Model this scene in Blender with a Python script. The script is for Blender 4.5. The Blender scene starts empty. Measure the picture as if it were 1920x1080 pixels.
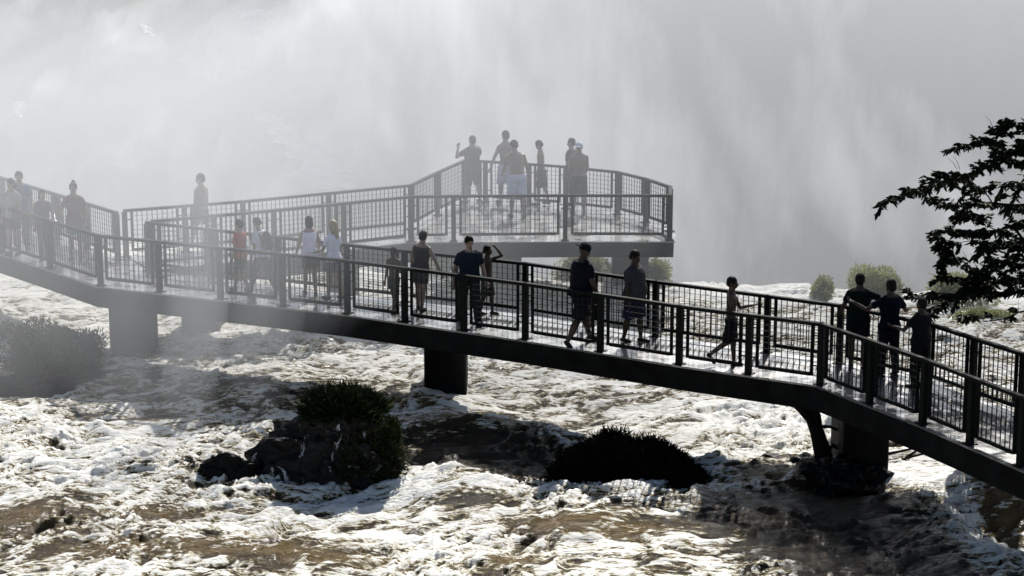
import bpy, bmesh, math, random
import numpy as np
from mathutils import Vector, Matrix, Euler
R = math.radians
random.seed(7)
rng = np.random.default_rng(11)
SC = bpy.context.scene
COL = SC.collection

# ------------------------------------------------------------------ camera maths
F, PITCH, HC = 4000.0, R(12.25), 8.9           # focal length in px of a 1920 px wide frame
WZ = -1.75                                      # mean river level (deck = 0)
cp, sp = math.cos(PITCH), math.sin(PITCH)
def ray(u, v):
    dx, dy = (u - 960) / F, -(v - 540) / F
    return dx, cp + dy * sp, -sp + dy * cp
def U(u, v, z=0.0):
    x, y, k = ray(u, v); t = (z - HC) / k
    return Vector((x * t, y * t, z))
def UY(u, v, Y):
    x, y, k = ray(u, v); t = Y / y
    return Vector((x * t, Y, HC + k * t))
def P(p):
    X, Y, Z = p[0], p[1], p[2] - HC
    d = Y * cp - Z * sp; up = Y * sp + Z * cp
    return 960 + F * X / d, 540 - F * up / d

# ------------------------------------------------------------------ materials
def mat(name, col, rough=.6, metal=0., var=0., scale=4., bump=0., bscale=20., spec=.5, col2=None, coat=0., rvar=0., stretch=None, trans=0.):
    m = bpy.data.materials.new(name); m.use_nodes = True
    nt = m.node_tree; n = nt.nodes; L = nt.links
    b = n['Principled BSDF']
    b.inputs['Base Color'].default_value = (*col, 1); b.inputs['Roughness'].default_value = rough
    b.inputs['Metallic'].default_value = metal; b.inputs['Specular IOR Level'].default_value = spec
    b.inputs['Coat Weight'].default_value = coat
    tc = n.new('ShaderNodeTexCoord'); mp = n.new('ShaderNodeMapping'); L.new(tc.outputs['Object'], mp.inputs[0])
    if stretch: mp.inputs['Scale'].default_value = stretch
    if var or col2 or rvar:
        t = n.new('ShaderNodeTexNoise'); t.inputs['Scale'].default_value = scale; t.inputs['Detail'].default_value = 6
        L.new(mp.outputs[0], t.inputs['Vector'])
        r = n.new('ShaderNodeValToRGB'); r.color_ramp.elements[0].position = .35; r.color_ramp.elements[1].position = .65
        c2 = col2 or tuple(min(1, c * (1 + var)) for c in col)
        c1 = col if col2 else tuple(c * (1 - var) for c in col)
        r.color_ramp.elements[0].color = (*c1, 1); r.color_ramp.elements[1].color = (*c2, 1)
        L.new(t.outputs['Fac'], r.inputs[0]); L.new(r.outputs[0], b.inputs['Base Color'])
        if rvar:
            mr = n.new('ShaderNodeMapRange'); mr.inputs[1].default_value = .35; mr.inputs[2].default_value = .65
            mr.inputs[3].default_value = max(.02, rough - rvar); mr.inputs[4].default_value = rough + rvar
            L.new(t.outputs['Fac'], mr.inputs[0]); L.new(mr.outputs[0], b.inputs['Roughness'])
    if bump:
        t = n.new('ShaderNodeTexNoise'); t.inputs['Scale'].default_value = bscale; t.inputs['Detail'].default_value = 8
        L.new(mp.outputs[0], t.inputs['Vector'])
        bp = n.new('ShaderNodeBump'); bp.inputs['Strength'].default_value = bump; bp.inputs['Distance'].default_value = .03
        L.new(t.outputs['Fac'], bp.inputs['Height']); L.new(bp.outputs[0], b.inputs['Normal'])
    if trans:
        out = n['Material Output']; tr = n.new('ShaderNodeBsdfTranslucent'); mx = n.new('ShaderNodeMixShader')
        tr.inputs[0].default_value = (*[min(1, c * 2.5) for c in (col2 or col)], 1); mx.inputs[0].default_value = trans
        L.new(b.outputs[0], mx.inputs[1]); L.new(tr.outputs[0], mx.inputs[2]); L.new(mx.outputs[0], out.inputs['Surface'])
    return m
M = {}
def add_foam(m):
    nt = m.node_tree; n = nt.nodes; b = n['Principled BSDF']; src = b.inputs['Base Color'].links[0].from_socket
    tc = n.new('ShaderNodeTexCoord'); t = n.new('ShaderNodeTexNoise'); t.inputs['Scale'].default_value = 3.2; t.inputs['Detail'].default_value = 8; t.inputs['Roughness'].default_value = .7; t.inputs['Distortion'].default_value = 1
    mp = n.new('ShaderNodeMapping'); mp.inputs['Scale'].default_value = (1, 1, .6); nt.links.new(tc.outputs['Object'], mp.inputs[0]); nt.links.new(mp.outputs[0], t.inputs['Vector'])
    r = n.new('ShaderNodeValToRGB'); r.color_ramp.elements[0].position = .60; r.color_ramp.elements[1].position = .66; nt.links.new(t.outputs['Fac'], r.inputs[0])
    mx = n.new('ShaderNodeMixRGB'); nt.links.new(r.outputs[0], mx.inputs[0]); nt.links.new(src, mx.inputs[1]); mx.inputs[2].default_value = (.6, .62, .65, 1); nt.links.new(mx.outputs[0], b.inputs['Base Color'])
    return m
M = {
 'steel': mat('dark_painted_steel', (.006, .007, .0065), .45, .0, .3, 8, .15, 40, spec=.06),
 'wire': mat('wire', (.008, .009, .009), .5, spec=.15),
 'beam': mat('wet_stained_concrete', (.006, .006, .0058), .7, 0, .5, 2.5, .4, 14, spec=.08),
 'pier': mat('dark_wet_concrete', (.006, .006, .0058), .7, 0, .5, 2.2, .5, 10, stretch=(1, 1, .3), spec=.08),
 'deck': mat('wet_walkway_floor', (.07, .07, .075), .36, 0, .4, 3.0, .35, 26, spec=1., coat=1., rvar=.14),
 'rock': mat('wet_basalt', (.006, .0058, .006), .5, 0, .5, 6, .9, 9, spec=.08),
 'rockwet': add_foam(mat('splashed_basalt', (.006, .006, .0062), .45, 0, .5, 6, .9, 9, spec=.14)),
 'bark': mat('dark_bark', (.012, .010, .008), .85, 0, .4, 9, .7, 30, stretch=(1, 1, .2), spec=.08),
 'leaf': mat('broad_leaf', (.008, .013, .005), .55, 0, .3, 2, trans=.04, spec=.10),
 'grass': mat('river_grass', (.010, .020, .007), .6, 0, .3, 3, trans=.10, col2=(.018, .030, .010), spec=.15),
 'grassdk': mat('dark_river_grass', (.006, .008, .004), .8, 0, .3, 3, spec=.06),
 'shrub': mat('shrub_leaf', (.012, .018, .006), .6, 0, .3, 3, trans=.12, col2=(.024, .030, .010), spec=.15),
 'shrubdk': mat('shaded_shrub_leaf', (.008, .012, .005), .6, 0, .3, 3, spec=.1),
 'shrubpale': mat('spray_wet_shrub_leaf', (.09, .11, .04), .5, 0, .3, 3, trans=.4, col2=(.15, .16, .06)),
 'cliff': mat('cliff_rock', (.34, .34, .33), .8, 0, .5, .3, .8, 1.0, col2=(.50, .51, .47)),
 'skin': mat('tan_skin', (.20, .12, .085), .32, spec=.6, coat=.8), 'skindk': mat('brown_skin', (.05, .03, .02), .45, spec=.25),
 'hair': mat('dark_hair', (.008, .007, .006), .6, spec=.1, bump=.3, bscale=60), 'blond': mat('blond_hair', (.30, .23, .13), .5, bump=.4, bscale=60),
 'eye': mat('eye', (.02, .015, .01), .2), 'lens': mat('black_plastic', (.01, .01, .01), .3),
}
def cloth(name, col): 
    if name not in M: M[name] = mat(name, col, .85, 0, .12, 5, .35, 18, spec=.08)
    return M[name]

# ------------------------------------------------------------------ object helpers
def link(name, me, m=None, parent=None, smooth=False):
    o = bpy.data.objects.new(name, me); COL.objects.link(o)
    if m: me.materials.append(m)
    if parent: o.parent = parent
    if smooth: me.polygons.foreach_set('use_smooth', [True] * len(me.polygons))
    return o
def obj(name, bm, m=None, parent=None, smooth=False):
    me = bpy.data.meshes.new(name); bm.to_mesh(me); bm.free()
    return link(name, me, m, parent, smooth)
def tag(o, label=None, cat=None, group=None, kind=None):
    if label: o['label'] = label
    if cat: o['category'] = cat
    if group: o['group'] = group
    if kind: o['kind'] = kind
    return o
def empty(name, loc=(0, 0, 0), rz=0):
    o = bpy.data.objects.new(name, None); COL.objects.link(o); o.location = loc; o.rotation_euler = (0, 0, rz)
    o.empty_display_size = .2
    return o
def pyobj(name, verts, faces, m=None, parent=None, smooth=False):
    me = bpy.data.meshes.new(name)
    V = np.asarray(verts, dtype=np.float32); Fc = np.asarray(faces, dtype=np.int32)
    me.vertices.add(len(V)); me.vertices.foreach_set('co', V.ravel())
    k = Fc.shape[1]
    me.loops.add(Fc.size); me.loops.foreach_set('vertex_index', Fc.ravel())
    me.polygons.add(len(Fc)); me.polygons.foreach_set('loop_start', np.arange(0, Fc.size, k, dtype=np.int32))
    me.polygons.foreach_set('loop_total', np.full(len(Fc), k, dtype=np.int32))
    me.update(calc_edges=True); me.validate()
    return link(name, me, m, parent, smooth)
def frame(d, up=Vector((0, 0, 1))):
    d = d.normalized()
    if abs(d.dot(up)) > .98: up = Vector((0, 1, 0))
    s = d.cross(up).normalized(); return s, s.cross(d).normalized()
def bar(bm, a, b, w, h, bevel=0):
    """box from a to b, w wide sideways, h tall"""
    a, b = Vector(a), Vector(b); s, u = frame(b - a)
    v = []
    for p in (a, b):
        for i, j in ((-1, -1), (1, -1), (1, 1), (-1, 1)):
            v.append(bm.verts.new(p + s * (i * w / 2) + u * (j * h / 2)))
    for f in ((0, 1, 2, 3), (7, 6, 5, 4), (0, 4, 5, 1), (1, 5, 6, 2), (2, 6, 7, 3), (3, 7, 4, 0)):
        bm.faces.new([v[i] for i in f])
def tube(bm, pts, rad, n=8, caps=True):
    rings = []
    pts = [Vector(p) for p in pts]
    s = None
    for i, p in enumerate(pts):
        d = (pts[min(i + 1, len(pts) - 1)] - pts[max(i - 1, 0)]).normalized()
        if s is None: s, u = frame(d)
        else:
            s = (s - d * s.dot(d)).normalized(); u = s.cross(d)
        r = rad[i] if hasattr(rad, '__len__') else rad
        rings.append([bm.verts.new(p + (s * math.cos(2 * math.pi * k / n) + u * math.sin(2 * math.pi * k / n)) * r) for k in range(n)])
    for a, b in zip(rings, rings[1:]):
        for k in range(n): bm.faces.new((a[k], a[(k + 1) % n], b[(k + 1) % n], b[k]))
    if caps: bm.faces.new(rings[0][::-1]); bm.faces.new(rings[-1])
def prism(bm, poly, z0, z1):
    lo = [bm.verts.new((p[0], p[1], z0)) for p in poly]; hi = [bm.verts.new((p[0], p[1], z1)) for p in poly]
    n = len(poly)
    for i in range(n): bm.faces.new((lo[i], lo[(i + 1) % n], hi[(i + 1) % n], hi[i]))
    bm.faces.new(hi); bm.faces.new(lo[::-1]); bmesh.ops.recalc_face_normals(bm, faces=bm.faces)

# ------------------------------------------------------------------ noise
_perm = rng.permutation(256); _perm = np.concatenate([_perm, _perm, _perm])
_g2 = np.stack([np.cos(np.arange(256) * 2.399963), np.sin(np.arange(256) * 2.399963)], 1)
def pn(x, y):
    xi = np.floor(x).astype(int); yi = np.floor(y).astype(int); xf = x - xi; yf = y - yi
    xi &= 255; yi &= 255
    u = xf * xf * xf * (xf * (xf * 6 - 15) + 10); v = yf * yf * yf * (yf * (yf * 6 - 15) + 10)
    def g(ix, iy, dx, dy):
        h = _perm[_perm[ix & 255] + (iy & 255)]
        return _g2[h, 0] * dx + _g2[h, 1] * dy
    a = g(xi, yi, xf, yf); b = g(xi + 1, yi, xf - 1, yf); c = g(xi, yi + 1, xf, yf - 1); d = g(xi + 1, yi + 1, xf - 1, yf - 1)
    return ((a + u * (b - a)) * (1 - v) + (c + u * (d - c)) * v) * 1.5
def fbm(x, y, o=4, g=.5):
    s = 0; a = 1; t = 0
    for i in range(o): s = s + a * pn(x + 17.3 * i, y - 9.1 * i); t += a; x = x * 2.03; y = y * 2.03; a *= g
    return s / t
def ridge(x, y, o=3, g=.5):
    s = 0; a = 1; t = 0
    for i in range(o): s = s + a * (1 - np.abs(pn(x + 31.7 * i, y + 5.3 * i)) * 2); t += a; x = x * 2.1; y = y * 2.1; a *= g
    return s / t
def sst(a, b, x):
    t = np.clip((x - a) / (b - a), 0, 1); return t * t * (3 - 2 * t)

# ------------------------------------------------------------------ world, sun, camera
SUN_EL, SUN_AZ = R(44), R(13)                     # azimuth to the right of the view (+Y)
w = bpy.data.worlds.new('World'); SC.world = w; w.use_nodes = True
wn = w.node_tree.nodes; wl = w.node_tree.links
sky = wn.new('ShaderNodeTexSky'); sky.sky_type = 'NISHITA'; sky.sun_disc = False
sky.sun_elevation = SUN_EL; sky.sun_rotation = SUN_AZ
wl.new(sky.outputs[0], wn['Background'].inputs[0]); wn['Background'].inputs[1].default_value = .05
ld = bpy.data.lights.new('sun', 'SUN'); ld.energy = 5; ld.angle = R(.5); ld.color = (1, .965, .90)
lo = bpy.data.objects.new('sun', ld); COL.objects.link(lo)
sd = Vector((math.sin(SUN_AZ) * math.cos(SUN_EL), math.cos(SUN_AZ) * math.cos(SUN_EL), math.sin(SUN_EL)))
lo.rotation_euler = sd.to_track_quat('Z', 'Y').to_euler(); lo.location = (0, 60, 60)
cd = bpy.data.cameras.new('camera'); cam = bpy.data.objects.new('camera', cd); COL.objects.link(cam)
cam.location = (0, 0, HC); cam.rotation_euler = (R(90) - PITCH, 0, 0)
cd.sensor_width = 36; cd.lens = 36 * F / 1920; cd.clip_end = 600; cd.clip_start = .5
SC.camera = cam
SC.view_settings.view_transform = 'Standard'; SC.view_settings.look = 'None'
SC.view_settings.exposure = .80; SC.view_settings.gamma = 1
SC.render.engine = 'CYCLES'
cy = SC.cycles; cy.use_denoising = True; cy.max_bounces = 5; cy.diffuse_bounces = 2; cy.glossy_bounces = 3
cy.transmission_bounces = 2; cy.volume_bounces = 1; cy.transparent_max_bounces = 8
cy.caustics_reflective = False; cy.caustics_refractive = False; cy.sample_clamp_indirect = 3; cy.sample_clamp_direct = 12

# ------------------------------------------------------------------ river
def grid_obj(name, xs, ys, zf, m, attrs=None, kind=None):
    X, Y = np.meshgrid(xs, ys); res = zf(X, Y); Xo, Yo, Z = res[0], res[1], res[2]
    V = np.stack([Xo, Yo, Z], -1).reshape(-1, 3)
    nx, ny = len(xs), len(ys)
    i = np.arange(nx - 1)[None, :] + nx * np.arange(ny - 1)[:, None]; i = i.ravel()
    o = pyobj(name, V, np.stack([i, i + 1, i + nx + 1, i + nx], 1), m, smooth=True)
    for k, a in (res[3] if len(res) > 3 else {}).items():
        at = o.data.attributes.new(k, 'FLOAT', 'POINT'); at.data.foreach_set('value', a.astype(np.float32).ravel())
    return o
def stepped(*segs):
    out = []
    for a, b, s in segs: out.append(np.arange(a, b, s))
    out.append([segs[-1][1]]); return np.concatenate(out)
LIP = lambda x: 49.4 + .25 * np.sin(x * .6 + 1) + .12 * np.sin(x * 1.9) + 4.5 * sst(-1, -6, x) - 1.0 * sst(6.5, 8, x)
def blob(X, Y, u, v, ru, rv):
    c = U(u, v, WZ); e = U(u + ru, v, WZ); t = U(u, v - rv, WZ)
    return np.exp(-(((X - c.x) / (e.x - c.x)) ** 2 + ((Y - c.y) / (t.y - c.y)) ** 2))
FOAM_SHADE_BLOBS = [(430, 745, 250, 28, -.42), (660, 765, 110, 24, -.3), (900, 850, 150, 30, -1.0), (1000, 880, 110, 22, -.9), (1440, 985, 130, 38, -1.1), (1590, 1010, 135, 75, -2.6), (1690, 1068, 100, 40, -2.4),  # these foam cuts also put bridge and tree shade into the water colour
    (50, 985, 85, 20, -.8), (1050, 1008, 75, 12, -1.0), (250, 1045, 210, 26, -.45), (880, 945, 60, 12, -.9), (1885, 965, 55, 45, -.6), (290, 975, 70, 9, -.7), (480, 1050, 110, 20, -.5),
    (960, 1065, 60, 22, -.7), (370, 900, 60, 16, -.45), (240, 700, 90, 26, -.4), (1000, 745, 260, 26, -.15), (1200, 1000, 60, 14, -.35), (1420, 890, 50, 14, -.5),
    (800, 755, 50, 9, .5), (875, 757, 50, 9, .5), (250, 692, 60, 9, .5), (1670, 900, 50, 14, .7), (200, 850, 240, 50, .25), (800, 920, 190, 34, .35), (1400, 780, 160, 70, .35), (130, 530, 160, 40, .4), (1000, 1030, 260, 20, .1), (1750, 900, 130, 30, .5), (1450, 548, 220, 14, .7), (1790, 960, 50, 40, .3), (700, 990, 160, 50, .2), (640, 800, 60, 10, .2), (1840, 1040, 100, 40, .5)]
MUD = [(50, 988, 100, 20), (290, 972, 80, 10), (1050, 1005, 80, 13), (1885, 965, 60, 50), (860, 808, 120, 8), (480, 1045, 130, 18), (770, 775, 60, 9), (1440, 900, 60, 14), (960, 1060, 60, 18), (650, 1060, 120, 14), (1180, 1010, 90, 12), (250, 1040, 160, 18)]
HUMPS = [(800, 756, 34, 8, .05), (870, 760, 40, 8, .05), (215, 694, 30, 8, .10), (1650, 905, 50, 10, .12), (50, 975, 110, 30, .16), (1040, 1000, 95, 20, .18), (860, 925, 90, 22, .20), (700, 905, 240, 30, .10), (290, 965, 90, 16, .12), (180, 850, 160, 26, .12), (430, 725, 240, 26, .12), (900, 815, 150, 20, .22), (950, 870, 150, 26, -.14),
    (1460, 890, 110, 22, .16), (1850, 935, 90, 36, .26), (1890, 990, 70, 36, -.25), (1770, 880, 90, 24, .12), (370, 893, 70, 20, .12), (980, 1050, 60, 20, -.12), (1200, 930, 260, 18, .08), (1400, 545, 170, 14, .22), (810, 772, 90, 14, .12), (300, 640, 60, 20, .1)]
def river_z(X, Y):
    # flow runs to the left and towards the viewer; wrinkles stretched a little across it
    a = R(-28); xr = X * math.cos(a) - Y * math.sin(a); yr = X * math.sin(a) + Y * math.cos(a)
    w1 = fbm(X * .45 + 3, Y * .35 + 1, 3); w2 = fbm(X * .45 - 40, Y * .35 + 12, 3)
    xw, yw = xr * .62 + 1.1 * w1, yr * 1.15 + 1.1 * w2
    big = fbm(X * .25 + 5, Y * .32 - 2, 3)
    calm = sum(-min(0, f) * blob(X, Y, u, v, ru, rv) for u, v, ru, rv, f in FOAM_SHADE_BLOBS if f < 0)
    calm = np.clip(calm, 0, 1)
    r1 = ridge(xw * .55, yw * .6, 3); r2 = ridge(xw * 1.7 + 9, yw * 1.9, 3, .6); r3 = fbm(xw * 5.2, yw * 5.6, 4, .65)
    rough = .55 + .8 * sst(-.25, .35, fbm(X * .3 - 7, Y * .3 + 8, 2))
    rough = rough * (1 - .55 * calm) * (1 - .35 * sst(36, 41, Y))
    z = .28 * big + .15 * (r1 - .4) + rough * (.12 * (r2 - .4) + .03 * r3 + .05 * np.abs(fbm(xw * 4.6 + 2, yw * 3.9 + 8, 3, .55)))
    # pillowy foam heads
    pil = np.abs(fbm(xw * 2.3 + 7, yw * 2.5 + 3, 3, .55)); z = z + rough * .12 * pil
    for u, v, ru, rv, h in HUMPS: z = z + h * blob(X, Y, u, v, ru, rv)
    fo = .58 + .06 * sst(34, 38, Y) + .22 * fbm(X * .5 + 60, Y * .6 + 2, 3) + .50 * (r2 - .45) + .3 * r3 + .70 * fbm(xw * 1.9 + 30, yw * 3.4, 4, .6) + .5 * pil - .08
    for u, v, ru, rv, f in FOAM_SHADE_BLOBS: fo = fo + f * (1.0 if f < -.7 else .75) * blob(X, Y, u, v, ru, rv)
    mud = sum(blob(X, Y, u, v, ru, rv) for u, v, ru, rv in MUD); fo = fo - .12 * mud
    lip = LIP(X); d = Y - lip
    fo = fo + .6 * sst(-2.0, 0, d)
    z = WZ + z * (1 - .5 * sst(-1, 1, d)) - np.where(d > 0, 1.1 * d ** 2 + .2 * d, 0)
    jag = .03 * rough * (1 - calm)
    Xo = X + jag * fbm(xw * 3 + 20, yw * 3, 2); Yo = Y - jag * 1.5 * fbm(xw * 3 - 20, yw * 3, 2)
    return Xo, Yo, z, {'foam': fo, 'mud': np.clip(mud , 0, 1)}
wm = bpy.data.materials.new('white_water'); wm.use_nodes = True
nt = wm.node_tree; n = nt.nodes; L = nt.links; b = n['Principled BSDF']; out = n['Material Output']
b.inputs['Base Color'].default_value = (.075, .048, .016, 1); b.inputs['Roughness'].default_value = .2; b.inputs['IOR'].default_value = 1.33; b.inputs['Specular IOR Level'].default_value = .5
fb = n.new('ShaderNodeBsdfPrincipled'); fb.inputs['Base Color'].default_value = (.80, .79, .76, 1); fb.inputs['Roughness'].default_value = .75
fb.inputs['Specular IOR Level'].default_value = .3
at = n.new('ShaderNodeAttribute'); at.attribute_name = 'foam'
tc = n.new('ShaderNodeTexCoord'); mp = n.new('ShaderNodeMapping'); mp.inputs['Rotation'].default_value = (0, 0, R(-28)); mp.inputs['Scale'].default_value = (.34, 1.1, 1)
L.new(tc.outputs['Object'], mp.inputs[0])
def noise(scale, det, rough, dist=0, src=mp):
    t = n.new('ShaderNodeTexNoise'); t.inputs['Scale'].default_value = scale; t.inputs['Detail'].default_value = det
    t.inputs['Roughness'].default_value = rough; t.inputs['Distortion'].default_value = dist; L.new(src.outputs[0], t.inputs['Vector']); return t
def mth(op, a, b_=None, c=None):
    t = n.new('ShaderNodeMath'); t.operation = op
    for i, v in enumerate((a, b_, c)):
        if v is None: continue
        if isinstance(v, (int, float)): t.inputs[i].default_value = v
        else: L.new(v, t.inputs[i])
    return t.outputs[0]
n1 = noise(6.5, 8, .72, .7); n2 = noise(15, 6, .68, .5); n3 = noise(2.2, 4, .6, .8)
vor = n.new('ShaderNodeTexVoronoi'); vor.feature = 'DISTANCE_TO_EDGE'; vor.inputs['Scale'].default_value = 5
wv = n.new('ShaderNodeMixRGB'); wv.blend_type = 'ADD'; wv.inputs[0].default_value = .35; L.new(mp.outputs[0], wv.inputs[1]); L.new(n3.outputs['Color'], wv.inputs[2]); L.new(wv.outputs[0], vor.inputs['Vector'])
web = mth('SUBTRACT', 1.0, mth('MULTIPLY', vor.outputs['Distance'], 6.0)); web = mth('MAXIMUM', web, 0)
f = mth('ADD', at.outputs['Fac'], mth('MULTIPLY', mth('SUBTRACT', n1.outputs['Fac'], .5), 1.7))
f = mth('ADD', f, mth('MULTIPLY', mth('SUBTRACT', n2.outputs['Fac'], .5), 2.3))
f = mth('ADD', f, mth('MULTIPLY', web, .10))
mr = n.new('ShaderNodeMapRange'); mr.interpolation_type = 'SMOOTHSTEP'; mr.inputs[1].default_value = .15; mr.inputs[2].default_value = 1.04
L.new(f, mr.inputs[0])
cr = n.new('ShaderNodeValToRGB'); e = cr.color_ramp.elements; e[0].position = .12; e[0].color = (.016, .010, .003, 1); e[1].position = .78; e[1].color = (.84, .83, .79, 1)
for p_, c_ in ((.28, (.14, .10, .035, 1)), (.42, (.38, .32, .18, 1)), (.56, (.66, .62, .52, 1))):
    q_ = e.new(p_); q_.color = c_
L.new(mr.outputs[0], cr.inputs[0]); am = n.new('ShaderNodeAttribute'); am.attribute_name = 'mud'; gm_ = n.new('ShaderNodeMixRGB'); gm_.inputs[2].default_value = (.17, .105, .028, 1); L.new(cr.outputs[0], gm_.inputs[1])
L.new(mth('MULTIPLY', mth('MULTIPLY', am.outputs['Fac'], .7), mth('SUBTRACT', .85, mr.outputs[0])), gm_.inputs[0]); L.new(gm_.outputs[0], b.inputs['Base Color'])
rr_ = n.new('ShaderNodeMapRange'); rr_.inputs[1].default_value = .3; rr_.inputs[2].default_value = .75; rr_.inputs[3].default_value = .16; rr_.inputs[4].default_value = .34
L.new(mr.outputs[0], rr_.inputs[0]); L.new(rr_.outputs[0], b.inputs['Roughness'])
b.inputs['Subsurface Radius'].default_value = (.12, .11, .09); b.inputs['Subsurface Scale'].default_value = .8
sw_ = n.new('ShaderNodeMapRange'); sw_.inputs[1].default_value = .3; sw_.inputs[2].default_value = .7; sw_.inputs[4].default_value = .12; L.new(mr.outputs[0], sw_.inputs[0]); L.new(sw_.outputs[0], b.inputs['Subsurface Weight'])
L.new(b.outputs[0], out.inputs['Surface']); n.remove(fb)
hh = mth('ADD', mth('MULTIPLY', n1.outputs['Fac'], 1.0), mth('MULTIPLY', n2.outputs['Fac'], .35)); hh = mth('ADD', hh, mth('MULTIPLY', mr.outputs[0], .25)); n4 = noise(42, 3, .6, .2); hh = mth('ADD', hh, mth('MULTIPLY', n4.outputs['Fac'], .10))
bp = n.new('ShaderNodeBump'); bp.inputs['Strength'].default_value = .8; bp.inputs['Distance'].default_value = .085; L.new(hh, bp.inputs['Height'])
L.new(bp.outputs[0], b.inputs['Normal'])
xs = stepped((-60, -14, 1.5), (-14, 14, .045), (14, 60, 1.5)); ys = stepped((2, 29, .9), (29, 54.5, .045), (54.5, 58.5, .2))
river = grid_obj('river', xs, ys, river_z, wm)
tag(river, kind='structure')
bed = bmesh.new()
prism(bed, [(-80, -20), (80, -20), (80, 47.5), (-80, 47.5)], -70, -4); tag(obj('riverbed', bed, M['rock']), kind='structure')
gm = bmesh.new(); prism(gm, [(-300, -120), (300, -120), (300, 400), (-300, 400)], -72, -71); tag(obj('gorge_ground', gm, M['cliff']), kind='structure')

# ------------------------------------------------------------------ walkway geometry
RH = 1.02
near_px = [(-260, 322), (-100, 357), (0, 385), (90, 411), (185, 440), (650, 487), (985, 530), (1275, 572), (1541, 606), (1735, 672), (1920, 743), (2250, 872)]
NEAR = [U(u, v, RH) for u, v in near_px]
left_far_px = [(-260, 252), (0, 331), (218, 397)]
LFAR = [U(u, v, RH) for u, v in left_far_px]
far_px = [(275, 415), (650, 457), (985, 492), (1230, 526), (1440, 553), (1577, 571), (1740, 604), (1920, 662), (2250, 770)]
FAR = [U(u, v, RH) for u, v in far_px]
bfar_px = [(233, 393), (455, 376), (770, 346)]; BFAR = [U(u, v, RH) for u, v in bfar_px]
bnear_px = [(285, 413), (513, 393), (770, 367)]; BNEAR = [U(u, v, RH) for u, v in bnear_px]
plat_px = [(770, 346), (820, 322), (872, 299), (910, 301), (992, 306), (1061, 311), (1158, 321), (1212, 334), (1257, 349), (1257, 365), (1060, 364.5), (850, 366), (770, 367)]
PLAT = [U(u, v, RH) for u, v in plat_px]
def flat(p): return Vector((p.x, p.y, 0))
def offset(poly, d):
    """push a polyline sideways (left of its direction for d > 0)"""
    out = []
    for i, p in enumerate(poly):
        a = poly[max(i - 1, 0)]; b_ = poly[min(i + 1, len(poly) - 1)]
        t = (b_ - a); t.z = 0; t.normalize(); out.append(p + Vector((-t.y, t.x, 0)) * d)
    return out
def slab(bm, left, right, z0, z1):
    """closed slab between two matched polylines"""
    prism(bm, [*(flat(p) for p in right), *(flat(p) for p in reversed(left))], z0, z1)
EDGE = .12
nearE = offset(NEAR, -EDGE); farE = offset(FAR, EDGE); lfarE = offset(LFAR, EDGE); bfarE = offset(BFAR, EDGE); bnearE = offset(BNEAR, -.02)
walk = empty('walkway', (0, 0, 0)); tag(walk, 'long dark concrete footbridge on piers crossing the foaming river', 'footbridge')
poly_far = lfarE + [bfarE[0]] + [FAR[0] + (FAR[0] - FAR[1]).normalized() * 0] + farE[1:]
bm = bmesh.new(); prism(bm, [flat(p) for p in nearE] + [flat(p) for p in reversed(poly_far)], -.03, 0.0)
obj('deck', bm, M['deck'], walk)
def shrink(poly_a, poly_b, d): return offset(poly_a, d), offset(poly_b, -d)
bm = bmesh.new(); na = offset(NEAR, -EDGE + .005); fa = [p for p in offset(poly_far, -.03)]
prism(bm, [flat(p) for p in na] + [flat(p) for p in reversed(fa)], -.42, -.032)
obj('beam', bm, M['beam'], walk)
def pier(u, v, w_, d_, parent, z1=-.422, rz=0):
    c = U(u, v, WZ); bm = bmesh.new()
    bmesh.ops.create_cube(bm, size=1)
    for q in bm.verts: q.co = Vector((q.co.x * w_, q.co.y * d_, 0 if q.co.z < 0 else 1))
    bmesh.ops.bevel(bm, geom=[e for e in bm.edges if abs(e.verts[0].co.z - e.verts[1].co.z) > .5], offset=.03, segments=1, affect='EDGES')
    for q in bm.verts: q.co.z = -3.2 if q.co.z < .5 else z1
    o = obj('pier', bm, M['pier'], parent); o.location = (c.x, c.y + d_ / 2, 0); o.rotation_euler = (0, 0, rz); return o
pier(835, 748, .80, 1.5, walk); pier(243, 690, .76, 1.3, walk); pier(1622, 903, .76, 1.4, walk); pier(-90, 620, .8, 1.3, walk)
plat = empty('viewing_platform', (PLAT[4].x, PLAT[4].y - 3, 0)); tag(plat, 'raised rounded viewing platform at the end of a side walkway, veiled in spray', 'viewing platform')
pl0 = plat.location.copy()
bm = bmesh.new()
C0 = sum(PLAT, Vector()) / len(PLAT)
def grow(p, d):
    q = p - C0; q.z = 0; return flat(p) + q.normalized() * d
pp = [grow(p, .14) for p in PLAT]
ring = pp + [flat(p) for p in reversed(bnearE[:-1])] + [flat(p) for p in bfarE[:-1]]
prism(bm, ring, -.03, -.004)
o = obj('deck', bm, M['deck'], plat); o.location = -pl0
bm = bmesh.new(); pp2 = [grow(p, .10) for p in PLAT]
prism(bm, pp2, -.36, -.032); o = obj('beam', bm, M['beam'], plat); o.location = -pl0
bm = bmesh.new(); prism(bm, [flat(p) for p in offset(BNEAR, .05)] + [flat(p) for p in reversed(offset(BFAR, 0))], -.45, -.033)
o = obj('beam', bm, M['beam'], plat); o.location = -pl0
for u, v, w_ in ((1183, 545, .82), (945, 545, .82), (375, 628, .78), (640, 590, .6)):
    o = pier(u, v, w_, 1.2, plat); o.location = Vector(o.location) - pl0

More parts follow.
